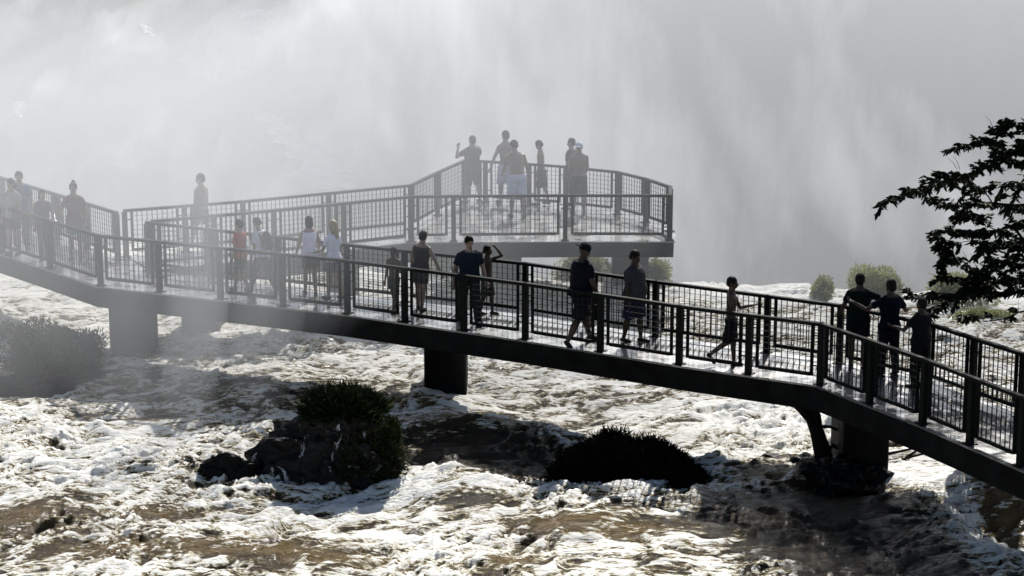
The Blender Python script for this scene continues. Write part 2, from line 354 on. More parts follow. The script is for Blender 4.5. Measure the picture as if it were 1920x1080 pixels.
def railing(name, pts, nbay, label, drop=0.0, group='steel railings along the walkway', dens=.1, post_w=.10):
    """posts, a top rail and wire-mesh panels along a polyline; bays are spread by length, corners keep a post"""
    pts = [flat(p) for p in pts]
    root = empty(name, pts[0]); org = pts[0]
    tag(root, label, 'railing', group)
    segl = [(b_ - a).length for a, b_ in zip(pts, pts[1:])]
    bm = bmesh.new()
    posts = [pts[0]]
    if isinstance(nbay, (int, float)):
        bays = []
        for a, b_, l in zip(pts, pts[1:], segl):
            k = max(1, round(l / nbay))
            for i in range(k): bays.append((a.lerp(b_, i / k), a.lerp(b_, (i + 1) / k)))
    up = Vector((0, 0, 1))
    for i in range(len(pts) - 1):
        d = (pts[i + 1] - pts[i]).normalized() * .02
        bar(bm, pts[i] - d - org + up * (RH - .025), pts[i + 1] + d - org + up * (RH - .025), .08, .055)
    obj('top_rail', bm, M['steel'], root)
    seen = [bays[0][0]] + [b_ for a, b_ in bays]
    for p in seen:
        bm = bmesh.new(); d = (bays[0][1] - bays[0][0])
        d = min(bays, key=lambda q: min((q[0] - p).length, (q[1] - p).length)); d = d[1] - d[0]
        ang = math.atan2(d.y, d.x)
        bmesh.ops.create_cube(bm, size=1)
        for q in bm.verts: q.co = Vector((q.co.x * post_w, q.co.y * post_w, (RH - .052) if q.co.z > 0 else .002))
        bmesh.ops.bevel(bm, geom=[e for e in bm.edges if abs(e.verts[0].co.z - e.verts[1].co.z) > .5], offset=.008, segments=1, affect='EDGES')
        # base plate
        bmesh.ops.create_cube(bm, size=1, matrix=Matrix.Translation((0, 0, .008)) @ Matrix.Diagonal((post_w * 1.8, post_w * 1.8, .012, 1)))
        o = obj('post', bm, M['steel'], root); o.location = p - org; o.rotation_euler = (0, 0, ang)
    for a, b_ in bays:
        d = b_ - a; l = d.length; t = d / l
        if l < .35: continue
        ins = .155 if l > .9 else .12
        A, B = a + t * ins - org, b_ - t * ins - org
        fr = bmesh.new()
        bar(fr, A + up * .13, A + up * (RH - .052), .055, .04); bar(fr, B + up * .13, B + up * (RH - .052), .055, .04)
        bar(fr, A + up * .15 + t * .033, B + up * .15 - t * .033, .04, .06)
        bar(fr, a - org + t * .057 + up * .30, A - t * .033 + up * .30, .02, .02); bar(fr, b_ - org - t * .057 + up * .30, B + t * .033 + up * .30, .02, .02)
        bar(fr, a - org + t * .057 + up * .80, A - t * .033 + up * .80, .02, .02); bar(fr, b_ - org - t * .057 + up * .80, B + t * .033 + up * .80, .02, .02)
        fo = obj('panel_frame', fr, M['steel'], root)
        wb = bmesh.new(); L_ = (B - A).length; k = max(2, int(L_ / dens))
        for i in range(1, k):
            q = A + t * (L_ * i / k); bar(wb, q + up * .172, q + up * (RH - .052), .015, .015)
        for j in range(1, 8):
            z = .172 + (RH - .22) * j / 8; bar(wb, A + up * z + t * .034, B + up * z - t * .034, .006, .006)
        obj('wire_mesh', wb, M['wire'], fo)
    return root
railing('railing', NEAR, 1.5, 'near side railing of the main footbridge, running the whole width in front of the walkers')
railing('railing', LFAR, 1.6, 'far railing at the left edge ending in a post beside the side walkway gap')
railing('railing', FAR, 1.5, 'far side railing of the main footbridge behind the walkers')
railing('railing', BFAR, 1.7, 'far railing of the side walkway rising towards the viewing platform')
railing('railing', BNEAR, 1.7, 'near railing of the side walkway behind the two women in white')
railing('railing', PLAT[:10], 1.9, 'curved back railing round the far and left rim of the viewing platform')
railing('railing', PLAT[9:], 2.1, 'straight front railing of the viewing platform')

# ------------------------------------------------------------------ people
def loft(bm, rings, n=18):
    prev = None; rr = []
    for c, sx, fy, rx, ry in rings:
        rr.append([bm.verts.new(c + sx * (rx * math.cos(2 * math.pi * k / n)) + fy * (ry * math.sin(2 * math.pi * k / n))) for k in range(n)])
    for a, b_ in zip(rr, rr[1:]):
        for k in range(n): bm.faces.new((a[k], a[(k + 1) % n], b_[(k + 1) % n], b_[k]))
    bm.faces.new(rr[0][::-1]); bm.faces.new(rr[-1])
def ball(bm, c, r, M3=None, seg=14):
    r = r if hasattr(r, '__len__') else (r, r, r)
    m = Matrix.Translation(c) @ (M3.to_4x4() if M3 else Matrix()) @ Matrix.Diagonal((*r, 1))
    bmesh.ops.create_uvsphere(bm, u_segments=seg, v_segments=10, radius=1, matrix=m)
def limb(bm, pts, rad):
    tube(bm, pts, rad, 12)
    for p, r in zip(pts, rad): ball(bm, p, r * .995, seg=12)
def remesh(o, v, sm=3):
    m = o.modifiers.new('remesh', 'REMESH'); m.mode = 'VOXEL'; m.voxel_size = v; m.use_smooth_shade = True
    s = o.modifiers.new('smooth', 'SMOOTH'); s.factor = .5; s.iterations = sm
RINGS = [(.470, .070, .052, 0), (.500, .088, .062, -.004), (.535, .092, .066, -.004), (.575, .082, .058, 0), (.615, .076, .053, .002), (.665, .083, .058, .003), (.715, .095, .064, .003), (.760, .101, .062, 0), (.795, .094, .052, -.003), (.825, .077, .044, -.004), (.845, .043, .038, -.002), (.872, .033, .035, .004)]
def person(label, u, vh, vf, yaw, build=1.0, belly=0., lean=0., side=0., head=(0, 0), arms=None, legs=None, skin='skin', hair='hair', hairstyle='short',
           top=None, sleeve=True, bottom=('shorts', (.02, .02, .03)), shoes=(.02, .02, .02), female=False, group=None, hat=None, extra=None):
    """u = pixel column, vh / vf = head-top / feet rows used once to site the figure on the deck and to size it"""
    base = U(u, vf, 0)
    # size so the head top lands on vh
    lo_, hi_ = .8, 2.6
    for _ in range(40):
        mid = (lo_ + hi_) / 2
        if P(base + Vector((0, 0, mid)))[1] > vh: lo_ = mid
        else: hi_ = mid
    Ht = lo_
    eff = math.cos(R(lean)) * .47 + .53; H = Ht / eff
    root = empty('person', base, -R(yaw))
    tag(root, label, 'person', group)
    arms = arms or {}; legs = legs or {}
    S = H
    X, Yv, Z = Vector((1, 0, 0)), Vector((0, 1, 0)), Vector((0, 0, 1))
    # spine
    def spine(z):
        """point and frame at height fraction z with a forward lean"""
        if z <= .50: return Vector((0, 0, z)), Yv.copy(), Z.copy()
        p = Vector((0, 0, .50)); n_ = 12; dz = (z - .5) / n_; u_ = Z.copy(); f_ = Yv.copy()
        for i in range(n_):
            zz = .5 + dz * (i + .5); a = R(lean) * min(1, (zz - .47) / .14); sa = R(side) * min(1, (zz - .47) / .14)
            u_ = Vector((math.sin(sa), math.sin(a), math.cos(a) * math.cos(sa))).normalized(); p = p + u_ * dz
        f_ = (Yv - u_ * Yv.dot(u_)).normalized(); return p, f_, u_
    def ringset(z0, z1, add=0., flare=0.):
        out = []
        zs = [r for r in RINGS if z0 - 1e-6 <= r[0] <= z1 + 1e-6]
        zz = sorted({z0, z1} | {r[0] for r in zs})
        for z in zz:
            rx = np.interp(z, [r[0] for r in RINGS], [r[1] for r in RINGS]); ry = np.interp(z, [r[0] for r in RINGS], [r[2] for r in RINGS]); oy = np.interp(z, [r[0] for r in RINGS], [r[3] for r in RINGS])
            g = build if z < .82 else 1 + (build - 1) * .5
            bl = belly * math.exp(-((z - .60) / .07) ** 2)
            if female:
                rx *= (1.04 if z < .56 else .90); 
                if .69 < z < .77: oy += .010; ry *= 1.1
            p, f_, u_ = spine(z); s_ = f_.cross(u_).normalized()
            fl = flare * max(0, (.62 - z) / .12)
            out.append(((p + f_ * (oy + bl * .6)) * S, s_, f_, (rx * g + add + bl * .5 + fl) * S, (ry * g + add + bl + fl) * S))
        return out
    bm = bmesh.new(); loft(bm, ringset(.47, .872))
    # head
    pn_, fn, un = spine(.872)
    hy, hp = head
    hq = Matrix.Rotation(-R(hy), 3, 'Z') @ Matrix.Rotation(-R(hp), 3, 'X')
    sN = fn.cross(un).normalized(); B3 = Matrix((sN, fn, un)).transposed(); HM = B3 @ hq
    hc_ = (pn_ + un * .053 + fn * .006) * S; hr = .0655
    tube(bm, [pn_ * S - un * .03 * S, hc_], [.036 * S, .034 * S], 12)
    k = 1.0 if H > 1.45 else 1.0 + (1.45 - H) * .45     # children: larger heads
    hs = S * k * 1.06
    ball(bm, hc_ + HM @ Vector((0, -.004, .012)) * hs, (.043 * hs, .053 * hs, .054 * hs), HM)
    ball(bm, hc_ + HM @ Vector((0, .014, -.022)) * hs, (.034 * hs, .036 * hs, .042 * hs), HM)
    ball(bm, hc_ + HM @ Vector((0, .055, -.012)) * hs, (.008 * hs, .011 * hs, .015 * hs), HM, 8)
    ball(bm, hc_ + HM @ Vector((0, .047, -.036)) * hs, (.015 * hs, .007 * hs, .006 * hs), HM, 8)
    for s_ in (-1, 1): ball(bm, hc_ + HM @ Vector((s_ * .044, -.004, -.006)) * hs, (.006 * hs, .011 * hs, .017 * hs), HM, 8)
    # arms: direction vectors in body frame (x right, y forward, z up)
    arm_pts = {}
    for s_, key in ((-1, 'l'), (1, 'r')):
        ua, fa_ = arms.get(key, ((.16, .02, -1), (.08, .22, -1)))
        sh, sf, su = spine(.802); sr = sf.cross(su).normalized()
        sw = (.094 if not female else .084) * (.25 + .75 * build)
        p0 = sh + sr * (s_ * sw) - su * .016
        d1 = Vector((ua[0] * s_, ua[1], ua[2])).normalized(); d2 = Vector((fa_[0] * s_, fa_[1], fa_[2])).normalized()
        if lean: 
            q = Matrix.Rotation(-R(lean) * .35, 3, 'X'); d1 = q @ d1
        p1 = p0 + d1 * .17; p2 = p1 + d2 * .145
        g = .5 + .5 * build
        nb = spine(.838)[0]; limb(bm, [(nb + sr * s_ * .012) * S, nb.lerp(p0, .55) * S + su * .006 * S, p0 * S], [.026 * S, .024 * S * g, .027 * S * g])
        limb(bm, [p0 * S, (p0.lerp(p1, .4)) * S, p1 * S, p1.lerp(p2, .3) * S, p2 * S], [.031 * S * g, .027 * S * g, .021 * S * g, .021 * S * g, .0145 * S * g])
        arm_pts[key] = (p0 * S, p1 * S, p2 * S, d2)
        # hand: palm, four curled fingers, thumb from the side
        nrm = d2.cross(Vector((s_, 0, 0)));
        if nrm.length < .2: nrm = Yv.copy()
        nrm.normalize(); wv_ = d2.cross(nrm).normalized(); hb = p2 * S
        pm = Matrix((wv_, nrm, d2)).transposed(); hS = S
        ball(bm, hb + d2 * .026 * hS, (.024 * hS, .011 * hS, .030 * hS), pm, 10)
        for fi, (off, ln) in enumerate(((-.0165, .036), (-.0055, .042), (.0055, .040), (.0165, .032))):
            b0 = hb + d2 * .046 * hS + wv_ * off * hS; b1 = b0 + (d2 * .85 + nrm * .35).normalized() * ln * .55 * hS; b2 = b1 + (d2 * .5 + nrm * .8).normalized() * ln * .5 * hS
            tube(bm, [b0, b1, b2], [.0056 * hS, .0052 * hS, .0044 * hS], 6)
        t0 = hb + d2 * .016 * hS + wv_ * (-.020 * hS); t1 = t0 + (d2 * .6 - wv_ * .8 + nrm * .3).normalized() * .024 * hS; t2 = t1 + (d2 * .9 + nrm * .3).normalized() * .018 * hS
        tube(bm, [t0, t1, t2], [.0072 * hS, .0062 * hS, .005 * hS], 6)
    # legs: (hip forward swing deg, knee bend deg, spread)
    leg_pts = {}; low = 9
    for s_, key in ((-1, 'l'), (1, 'r')):
        sw, kb, sprd = legs.get(key, (2 * s_, 3, .02))
        h0 = Vector((s_ * .048 * min(build, 1.15), 0, .505)); a = R(sw)
        d1 = Vector((s_ * sprd, math.sin(a), -math.cos(a))).normalized(); a2 = a - R(kb)
        d2 = Vector((s_ * sprd * .5, math.sin(a2), -math.cos(a2))).normalized()
        k0 = h0 + d1 * .235; an = k0 + d2 * .228
        leg_pts[key] = (h0, k0, an, a2); low = min(low, an.z - .037)
    for key, (h0, k0, an, a2) in leg_pts.items():
        for q in (h0, k0, an): q.z -= 0
        g = .4 + .6 * build
        limb(bm, [h0 * S, h0.lerp(k0, .5) * S, k0 * S, (k0.lerp(an, .3) - Yv * .006) * S, k0.lerp(an, .7) * S, an * S], [.054 * S * g, .045 * S * g, .032 * S, .033 * S * g, .024 * S, .0195 * S])
        tp = .0 if a2 > -.35 else .9
        fd = Vector((.12 * (-1 if key == 'l' else 1), math.cos(tp), -math.sin(tp) * .9)).normalized(); upf = Vector((0, 0, 1))
        heel = an - Vector((0, 0, .016)) - fd * .018; toe = an - Vector((0, 0, .020)) + fd * .085
        limb(bm, [heel * S, heel.lerp(toe, .5) * S, toe * S], [.019 * S, .021 * S, .015 * S])
        leg_pts[key] = (h0, k0, an, heel, toe)
    body = obj('body', bm, M[skin], root); remesh(body, .0095, 2)
    kids = []
    # eyes
    for s_ in (-1, 1):
        bm = bmesh.new(); ball(bm, hc_ + HM @ Vector((s_ * .017, .0435, .004)) * hs, .0062 * hs, seg=8); kids.append(obj('eye', bm, M['eye'], root, True))
    # hair
    bm = bmesh.new()
    if hairstyle != 'bald' and not hat:
        ball(bm, hc_ + HM @ Vector((0, -.010, .020)) * hs, (.049 * hs, .056 * hs, .054 * hs), HM)
        ball(bm, hc_ + HM @ Vector((0, -.030, -.008)) * hs, (.042 * hs, .034 * hs, .036 * hs), HM)
        if hairstyle == 'long':
            for i in range(7):
                t = i / 6; c = hc_ + HM @ Vector((0, -.045, -.02)) * hs - un * (.02 + .135 * t) * S - fn * (.012 * math.sin(t * 3)) * S
                ball(bm, c, ((.045 - .014 * t) * S, (.028 - .008 * t) * S, .034 * S), B3)
        if hairstyle == 'bun':
            ball(bm, hc_ + HM @ Vector((0, -.03, .075)) * hs, .024 * hs)
        if hairstyle == 'bob':
            ball(bm, hc_ + HM @ Vector((0, -.020, -.030)) * hs, (.052 * hs, .044 * hs, .048 * hs), HM)
        o = obj('hair', bm, M[hair], root); remesh(o, .012, 2)
    elif hat:
        ball(bm, hc_ + HM @ Vector((0, -.006, .024)) * hs, (.050 * hs, .059 * hs, .050 * hs), HM)
        bq = Matrix.Rotation(R(hat[1]), 3, 'Z')
        ball(bm, hc_ + HM @ bq @ Vector((0, .066, .016)) * hs, (.037 * hs, .040 * hs, .006 * hs), HM @ bq)
        o = obj('cap', bm, cloth('cap_cloth_%d' % hash_col(hat[0]), hat[0]), root); remesh(o, .010, 1)
    if top:
        bm = bmesh.new(); lo2 = .495 if not female else .49
        loft(bm, ringset(lo2, .822 if sleeve else .800, .010 + .004 * build, .012))
        for key in 'lr':
            p0, p1, p2, _ = arm_pts[key]; g = .5 + .5 * build; nb = spine(.835)[0] * S
            if sleeve: limb(bm, [nb.lerp(p0, .25), nb.lerp(p0, .6) + Vector((0, 0, .004 * S)), p0], [.031 * S, .031 * S * g, .033 * S * g])
            if sleeve:
                e = p0.lerp(p1, .62); limb(bm, [p0, p0.lerp(e, .5)], [.034 * S * g, .035 * S * g]); tube(bm, [p0.lerp(e, .5), e], [.035 * S * g, .036 * S * g], 12)
            else: ball(bm, p0 * .82 + (spine(.802)[0] * S) * .18, (.030 * S * g, .034 * S * g, .032 * S * g))
        o = obj('shirt' if sleeve else 'vest_top', bm, cloth('cloth_%d' % hash_col(top), top), root); remesh(o, .012, 2)
    if bottom:
        kind, bc = bottom; bm = bmesh.new()
        loft(bm, ringset(.470, .545, .011, .004))
        for key in 'lr':
            h0, k0, an, heel, toe = leg_pts[key]; g = .4 + .6 * build
            if kind == 'trousers':
                tube(bm, [h0 * S, k0 * S, k0.lerp(an, .97) * S], [.060 * S * g, .043 * S * g, .036 * S], 14)
            elif kind == 'skirt':
                tube(bm, [h0 * S, h0.lerp(k0, .75) * S], [.062 * S * g, .072 * S * g], 14)
            else:
                e = .98 if kind == 'long_shorts' else .66
                tube(bm, [h0 * S, h0.lerp(k0, .5) * S, h0.lerp(k0, e) * S], [.060 * S * g, .058 * S * g, (.056 if kind == 'long_shorts' else .058) * S * g], 14)
            ball(bm, h0 * S, .0598 * S * g)
        o = obj({'trousers': 'trousers', 'skirt': 'skirt'}.get(kind, 'shorts'), bm, cloth('cloth_%d' % hash_col(bc), bc), root); remesh(o, .012, 2)
    if shoes:
        for key in 'lr':
            h0, k0, an, heel, toe = leg_pts[key]; bm = bmesh.new()
            limb(bm, [heel * S, heel.lerp(toe, .5) * S, toe * S], [.023 * S, .0245 * S, .019 * S])
            o = obj('shoe', bm, cloth('shoe_%d' % hash_col(shoes), shoes), root); remesh(o, .009, 1)
    for o in root.children: o.location.z = -(low) * S
    if extra: extra(root, S, spine, arm_pts, low)
    return root
def hash_col(c): return int(c[0] * 997) * 1009 + int(c[1] * 997) * 31 + int(c[2] * 997)
WALK = {'l': (22, 8, .01), 'r': (-16, 14, .01)}; WALK2 = {'l': (-14, 22, .01), 'r': (20, 6, .01)}
STAND = {'l': (3, 4, .05), 'r': (-3, 3, .05)}; SMALLSTEP = {'l': (10, 8, .02), 'r': (-8, 6, .02)}
RAIL = {'l': ((.25, .5, -1), (.1, 1, -.25)), 'r': ((.25, .5, -1), (.1, 1, -.25))}
def backpack(root, S, spine, arm_pts, low):
    p, f_, u_ = spine(.70); s_ = f_.cross(u_).normalized(); bm = bmesh.new()
    B3 = Matrix((s_, f_, u_)).transposed()
    c = (p - f_ * .115) * S - Vector((0, 0, low * S))
    ball(bm, c, (.085 * S, .055 * S, .12 * S), B3); ball(bm, c - u_ * .06 * S, (.088 * S, .062 * S, .08 * S), B3)
    ball(bm, c - f_ * .045 * S - u_ * .05 * S, (.06 * S, .03 * S, .055 * S), B3)
    o = obj('backpack', bm, cloth('bag_cloth', (.012, .012, .016)), None); remesh(o, .012, 2)
    o.matrix_world = Matrix.Translation(root.location) @ Matrix.Rotation(root.rotation_euler.z, 4, 'Z')
    tag(o, 'dark bulging backpack on the back of the man in a white shirt', 'backpack')
    for sx in (-1, 1):
        bm = bmesh.new(); pts = []
        for t in np.linspace(0, 1, 9):
            z = .66 + .16 * math.sin(t * math.pi); a = -math.pi / 2 + math.pi * t
            q, ff, uu = spine(z); ss = ff.cross(uu).normalized()
            pts.append((q + ss * sx * .065 + ff * (.083 * math.sin(a))) * S - Vector((0, 0, low * S)))
        tube(bm, pts, .011 * S, 8); obj('shoulder_strap', bm, cloth('bag_cloth', (0, 0, 0)), o)
def held(label, name, cat, key, size, col):
    def fn(root, S, spine, arm_pts, low):
        p2 = arm_pts[key][2]; d2 = arm_pts[key][3]
        bm = bmesh.new(); bmesh.ops.create_cube(bm, size=1)
        for q in bm.verts: q.co = Vector((q.co.x * size[0], q.co.y * size[1], q.co.z * size[2]))
        bmesh.ops.bevel(bm, geom=bm.edges[:], offset=min(size) * .2, segments=2, affect='EDGES')
        o = obj(name, bm, cloth('held_%d' % hash_col(col), col)); tag(o, label, cat)
        loc = p2 + d2 * .075 * S - Vector((0, 0, low * S))
        o.matrix_world = Matrix.Translation(root.location) @ Matrix.Rotation(root.rotation_euler.z, 4, 'Z') @ Matrix.Translation(loc)
        if name == 'camera_body' or name == 'phone':
            b2 = bmesh.new(); bmesh.ops.create_cone(b2, cap_ends=True, segments=16, radius1=size[2] * .32, radius2=size[2] * .3, depth=size[1] * .7, matrix=Matrix.Translation((0, size[1] * .84, 0)) @ Matrix.Rotation(R(90), 4, 'X'))
            obj('lens', b2, M['lens'], o)
    return fn
# --- walkers on the left arm of the footbridge
G1 = 'visitors on the hazy left arm of the footbridge'; G2 = 'visitors walking on the main footbridge'; G3 = 'visitors on the viewing platform'
person('tall person in a blue shirt towering over the group at the far left', 42, 320, 468, 165, 1.05, top=(.05, .12, .20), bottom=('trousers', (.03, .03, .045)), arms={'l': ((.3, .2, -1), (.0, .8, -.6)), 'r': ((.3, -.1, -1), (.2, .1, -1))}, group=G1)
person('person in a pale grey shirt at the far left beside the one in blue', 27, 333, 478, 200, 1.0, top=(.30, .28, .28), bottom=('shorts', (.05, .05, .06)), group=G1, hairstyle='bob', head=(0, 15))
person('short dark-haired person with a bag strap beside the one in teal shorts', 84, 354, 484, 150, .95, top=(.10, .09, .11), bottom=('trousers', (.04, .04, .05)), group=G1, hairstyle='bob', arms={'l': ((.35, .3, -1), (-.2, .9, -.4))})
person('person with hair in a topknot, dull red top and teal shorts on the left arm', 143, 341, 487, 180, 1.0, top=(.14, .07, .07), bottom=('shorts', (.04, .17, .19)), hairstyle='bun', group=G1, arms={'l': ((.5, .0, -1), (-.2, .3, -1)), 'r': ((.5, .0, -1), (-.2, .3, -1))})
person('shirtless man walking alone on the side walkway, head turned left', 380, 321, 466, 300, 1.0, head=(-20, 12), bottom=('shorts', (.03, .04, .05)), legs=WALK)
person('child in a bright red shirt walking left on the footbridge', 452, 407, 549, 300, .92, top=(.38, .05, .035), bottom=('shorts', (.03, .03, .04)), legs=WALK2, head=(0, 8), group=G2)
person('man in a white shirt carrying a dark backpack', 492, 404, 547, 300, 1.0, top=(.55, .57, .68), bottom=('trousers', (.03, .035, .05)), legs=WALK, head=(0, 22), lean=8, extra=backpack, group=G2)
person('dark-haired woman in a white sleeveless top beside the blond one', 582, 403, 553, 345, .95, female=True, top=(.66, .66, .78), sleeve=False, bottom=('shorts', (.02, .02, .03)), legs=SMALLSTEP, arms={'l': ((.3, .2, -1), (.1, .7, -.8)), 'r': ((.35, .3, -1), (.0, .8, -.7))}, hairstyle='bob', group=G2)
person('woman with long blond hair and a loose white top', 627, 411, 561, 310, 1.0, female=True, top=(.70, .70, .82), hair='blond', hairstyle='long', bottom=('shorts', (.10, .10, .13)), legs=SMALLSTEP, arms={'l': ((.3, .4, -1), (.1, .9, -.3))}, head=(0, 10), group=G2)
person('small shirtless child walking ahead of the man in a dark vest', 739, 460, 581, 200, .95, bottom=('shorts', (.02, .02, .03)), legs=WALK, skin='skindk', group=G2, arms={'l': ((.3, .3, -1), (-.5, .6, .3))})
person('man in a dark sleeveless vest stretching one arm down to his side', 789, 430, 582, 25, 1.05, belly=.005, top=(.025, .022, .03), sleeve=False, bottom=('shorts', (.02, .02, .025)), side=6, arms={'r': ((.55, .05, -1), (.50, .05, -1)), 'l': ((.35, .1, -1), (.1, .3, -1))}, legs=SMALLSTEP, group=G2)
person('dark-haired man in a blue t-shirt walking towards the right end', 880, 437, 606, 165, 1.18, belly=.012, top=(.016, .020, .030), bottom=('trousers', (.02, .023, .03)), legs=WALK, arms={'r': ((.35, -.1, -1), (.1, .2, -1)), 'l': ((.3, .1, -1), (.1, .5, -1))}, group=G2, hair='hair', head=(-10, 15))
person('shirtless boy with a hand raised to his forehead beside the man in blue', 914, 459, 590, 120, .9, bottom=('long_shorts', (.05, .05, .04)), arms={'l': ((.55, .9, .35), (-.5, -.35, .75)), 'r': ((.8, .3, -.2), (-.35, -.2, .8))}, legs=SMALLSTEP, group=G2, skin='skindk')
person('big man in a dark navy shirt wearing a cap back to front', 1088, 450, 645, 60, 1.28, belly=.016, top=(.005, .006, .011), bottom=('long_shorts', (.010, .010, .016)), hat=((.006, .007, .010), 180), lean=5, head=(10, 25), legs=WALK, arms={'r': ((.25, .15, -1), (.05, .5, -1)), 'l': ((.3, -.1, -1), (.1, .2, -1))}, group=G2, skin='skindk')
person('heavy man with a shaved head in a mauve grey t-shirt', 1188, 467, 642, 125, 1.32, belly=.030, top=(.05, .046, .052), bottom=('long_shorts', (.02, .02, .045)), hairstyle='short', head=(0, 18), legs=SMALLSTEP, skin='skindk', group=G2)
person('shirtless boy walking right with both hands held out in front', 1369, 517, 687, 105, .85, bottom=('long_shorts', (.010, .010, .012)), legs={'l': (6, 4, .01), 'r': (-10, 42, .01)}, arms={'l': ((.2, .5, -1), (.0, 1, .25)), 'r': ((.2, .2, -1), (-.3, 1, -.1))}, head=(0, 6), skin='skindk', group=G2,
       extra=held('small dark gadget held out by the shirtless boy', 'phone', 'phone', 'l', (.05, .03, .09), (.01, .01, .01)))
person('man in a dark teal shirt with one arm on the far railing', 1607, 511, 691, 20, 1.12, top=(.003, .008, .007), bottom=('shorts', (.008, .008, .012)), legs=STAND, arms={'l': ((.45, .35, -1), (.35, .5, -.7)), 'r': ((.9, .3, -.35), (.7, .5, .05))}, skin='skindk', group=G2)
person('man in a royal blue shirt between the one in teal and the leaves', 1664, 522, 708, 335, 1.08, top=(.003, .004, .012), bottom=('trousers', (.008, .008, .012)), legs=STAND, arms={'l': ((.8, .4, -.5), (.4, .6, .3)), 'r': ((.7, .2, -.8), (.5, .6, -.1))}, skin='skindk', group=G2)
person('person in black half hidden by the dangling leaves at the right', 1722, 557, 727, 320, 1.15, top=(.010, .010, .012), bottom=('trousers', (.008, .008, .010)), legs=STAND, arms={'l': ((.5, .5, -.8), (.0, 1, .1))}, skin='skindk', group=G2)
# --- viewing platform
person('man in dark baggy clothes raising a camera on the platform', 886, 253, 380, 320, 1.30, belly=.01, top=(.05, .055, .055), bottom=('long_shorts', (.04, .045, .045)), legs={'l': (4, 3, .12), 'r': (-6, 3, .12)}, arms={'l': ((.6, .55, -.55), (-.45, .3, .95)), 'r': ((.6, .55, -.55), (-.45, .3, .95))}, group=G3,
       extra=held('small camera held up by the man in dark baggy clothes', 'camera_body', 'camera', 'r', (.13, .05, .09), (.012, .012, .012)))
person('tall shirtless man in white shorts standing nearest the back rail', 948, 243, 382, 330, 1.02, bottom=('long_shorts', (.55, .57, .75)), legs=SMALLSTEP, arms={'l': ((.45, .15, -1), (.2, .3, -1))}, group=G3)
person('shirtless man in white shorts bending forward in the middle of the platform', 970, 266, 408, 345, 1.12, lean=26, bottom=('long_shorts', (.60, .62, .80)), legs=SMALLSTEP, arms={'l': ((.1, .6, -1), (-.1, .8, -.6)), 'r': ((.35, .1, -1), (.2, .5, -.9))}, head=(-20, 5), group=G3)
person('slim shirtless boy in dark shorts looking down over the platform', 1016, 262, 384, 285, .88, bottom=('long_shorts', (.04, .045, .05)), head=(0, 30), lean=6, legs=SMALLSTEP, group=G3)
person('man in a dark shirt partly behind the one in a white cap', 1071, 258, 386, 300, 1.05, top=(.04, .045, .05), bottom=('long_shorts', (.25, .28, .38)), group=G3, head=(-10, 10))
person('shirtless man in a white cap with his back turned on the platform', 1085, 265, 402, 350, 1.08, hat=((.55, .60, .75), 160), bottom=('long_shorts', (.05, .055, .06)), legs=STAND, group=G3, arms={'l': ((.15, .2, -1), (-.2, .8, -.8)), 'r': ((.15, .2, -1), (-.2, .8, -.8))})

# ------------------------------------------------------------------ rocks
def rock(name, label, c, r, seed, sub=4, lump=.35, group=None, m='rock', parent=None):
    bm = bmesh.new(); bmesh.ops.create_icosphere(bm, subdivisions=sub, radius=1)
    rr = random.Random(seed); cuts = []
    for i in range(16):
        d = Vector((rr.gauss(0, 1), rr.gauss(0, 1), rr.gauss(0, 1) * .8 + .2)).normalized(); cuts.append((d, rr.uniform(.62, .92)))
    pts = np.array([v.co[:] for v in bm.verts]); nz = fbm(pts[:, 0] * 1.8 + seed, pts[:, 1] * 1.8 + pts[:, 2] * 1.3, 4)
    nz2 = fbm(pts[:, 0] * 6 + seed, pts[:, 2] * 6 + pts[:, 1] * 4, 3)
    for v, a, a2 in zip(bm.verts, nz, nz2):
        p = v.co.copy()
        for d, t in cuts:
            e = p.dot(d) - t
            if e > 0: p -= d * e * .9
        p *= 1 + lump * a + .13 * a2
        v.co = Vector((p.x * r[0], p.y * r[1], p.z * r[2]))
    o = obj(name, bm, M[m], parent); o.location = c; o.rotation_euler = (0, 0, rr.uniform(-.4, .4))
    if label: tag(o, label, 'rock', group)
    return o
RG = 'rocks in the rapids'
def wat(u, v, dz=0): p = U(u, v, WZ); p.z += dz; return p
rock('boulder', 'craggy black boulder under the grass tuft, splashed by white water', wat(628, 918, .12) + Vector((0, .8, 0)), (1.25, .85, 1.12), 3, 5, .55, RG, m='rockwet')
rock('boulder', 'sloping dark boulder shoulder left of the grass tuft', wat(545, 908, .05) + Vector((0, .6, 0)), (.72, .6, .80), 9, 5, .5, RG, m='rockwet')
rock('boulder', 'small rounded dark boulder standing alone left of the grassy one', wat(425, 912, .04) + Vector((0, .3, 0)), (.58, .45, .50), 14, 5, .3, RG)
rock('boulder', 'low dark stone at the left edge just above the brown swell', wat(0, 948, -.06), (.35, .3, .17), 21, 4, .3, RG)
rock('boulder', 'tip of a dark stone at the bottom edge', wat(335, 1082, -.05), (.22, .2, .14), 23, 4, .3, RG)
rock('boulder', 'broad black boulder carrying the dark grass mound', wat(1190, 915, -.15) + Vector((0, .9, 0)), (1.3, .8, .5), 31, 5, .3, RG)
rock('boulder', 'long black ledge around the foot of the right hand pier', wat(1585, 935, -.12) + Vector((0, .9, 0)), (.95, 1.3, .60), 41, 5, .4, RG)
rock('boulder', 'dark boulder in the water left of the right hand pier', wat(1520, 900, -.1) + Vector((0, .5, 0)), (.42, .5, .38), 43, 5, .4, RG)
rock('boulder', 'low wet ledge behind the small trunk', wat(1470, 893, -.1) + Vector((0, .9, 0)), (.5, .5, .25), 45, 4, .4, RG)
rock('boulder', 'steep black bank under the right end of the footbridge', wat(1945, 915, -.15) + Vector((.35, 1.1, 0)), (1.25, 1.2, 1.05), 51, 5, .35, RG)
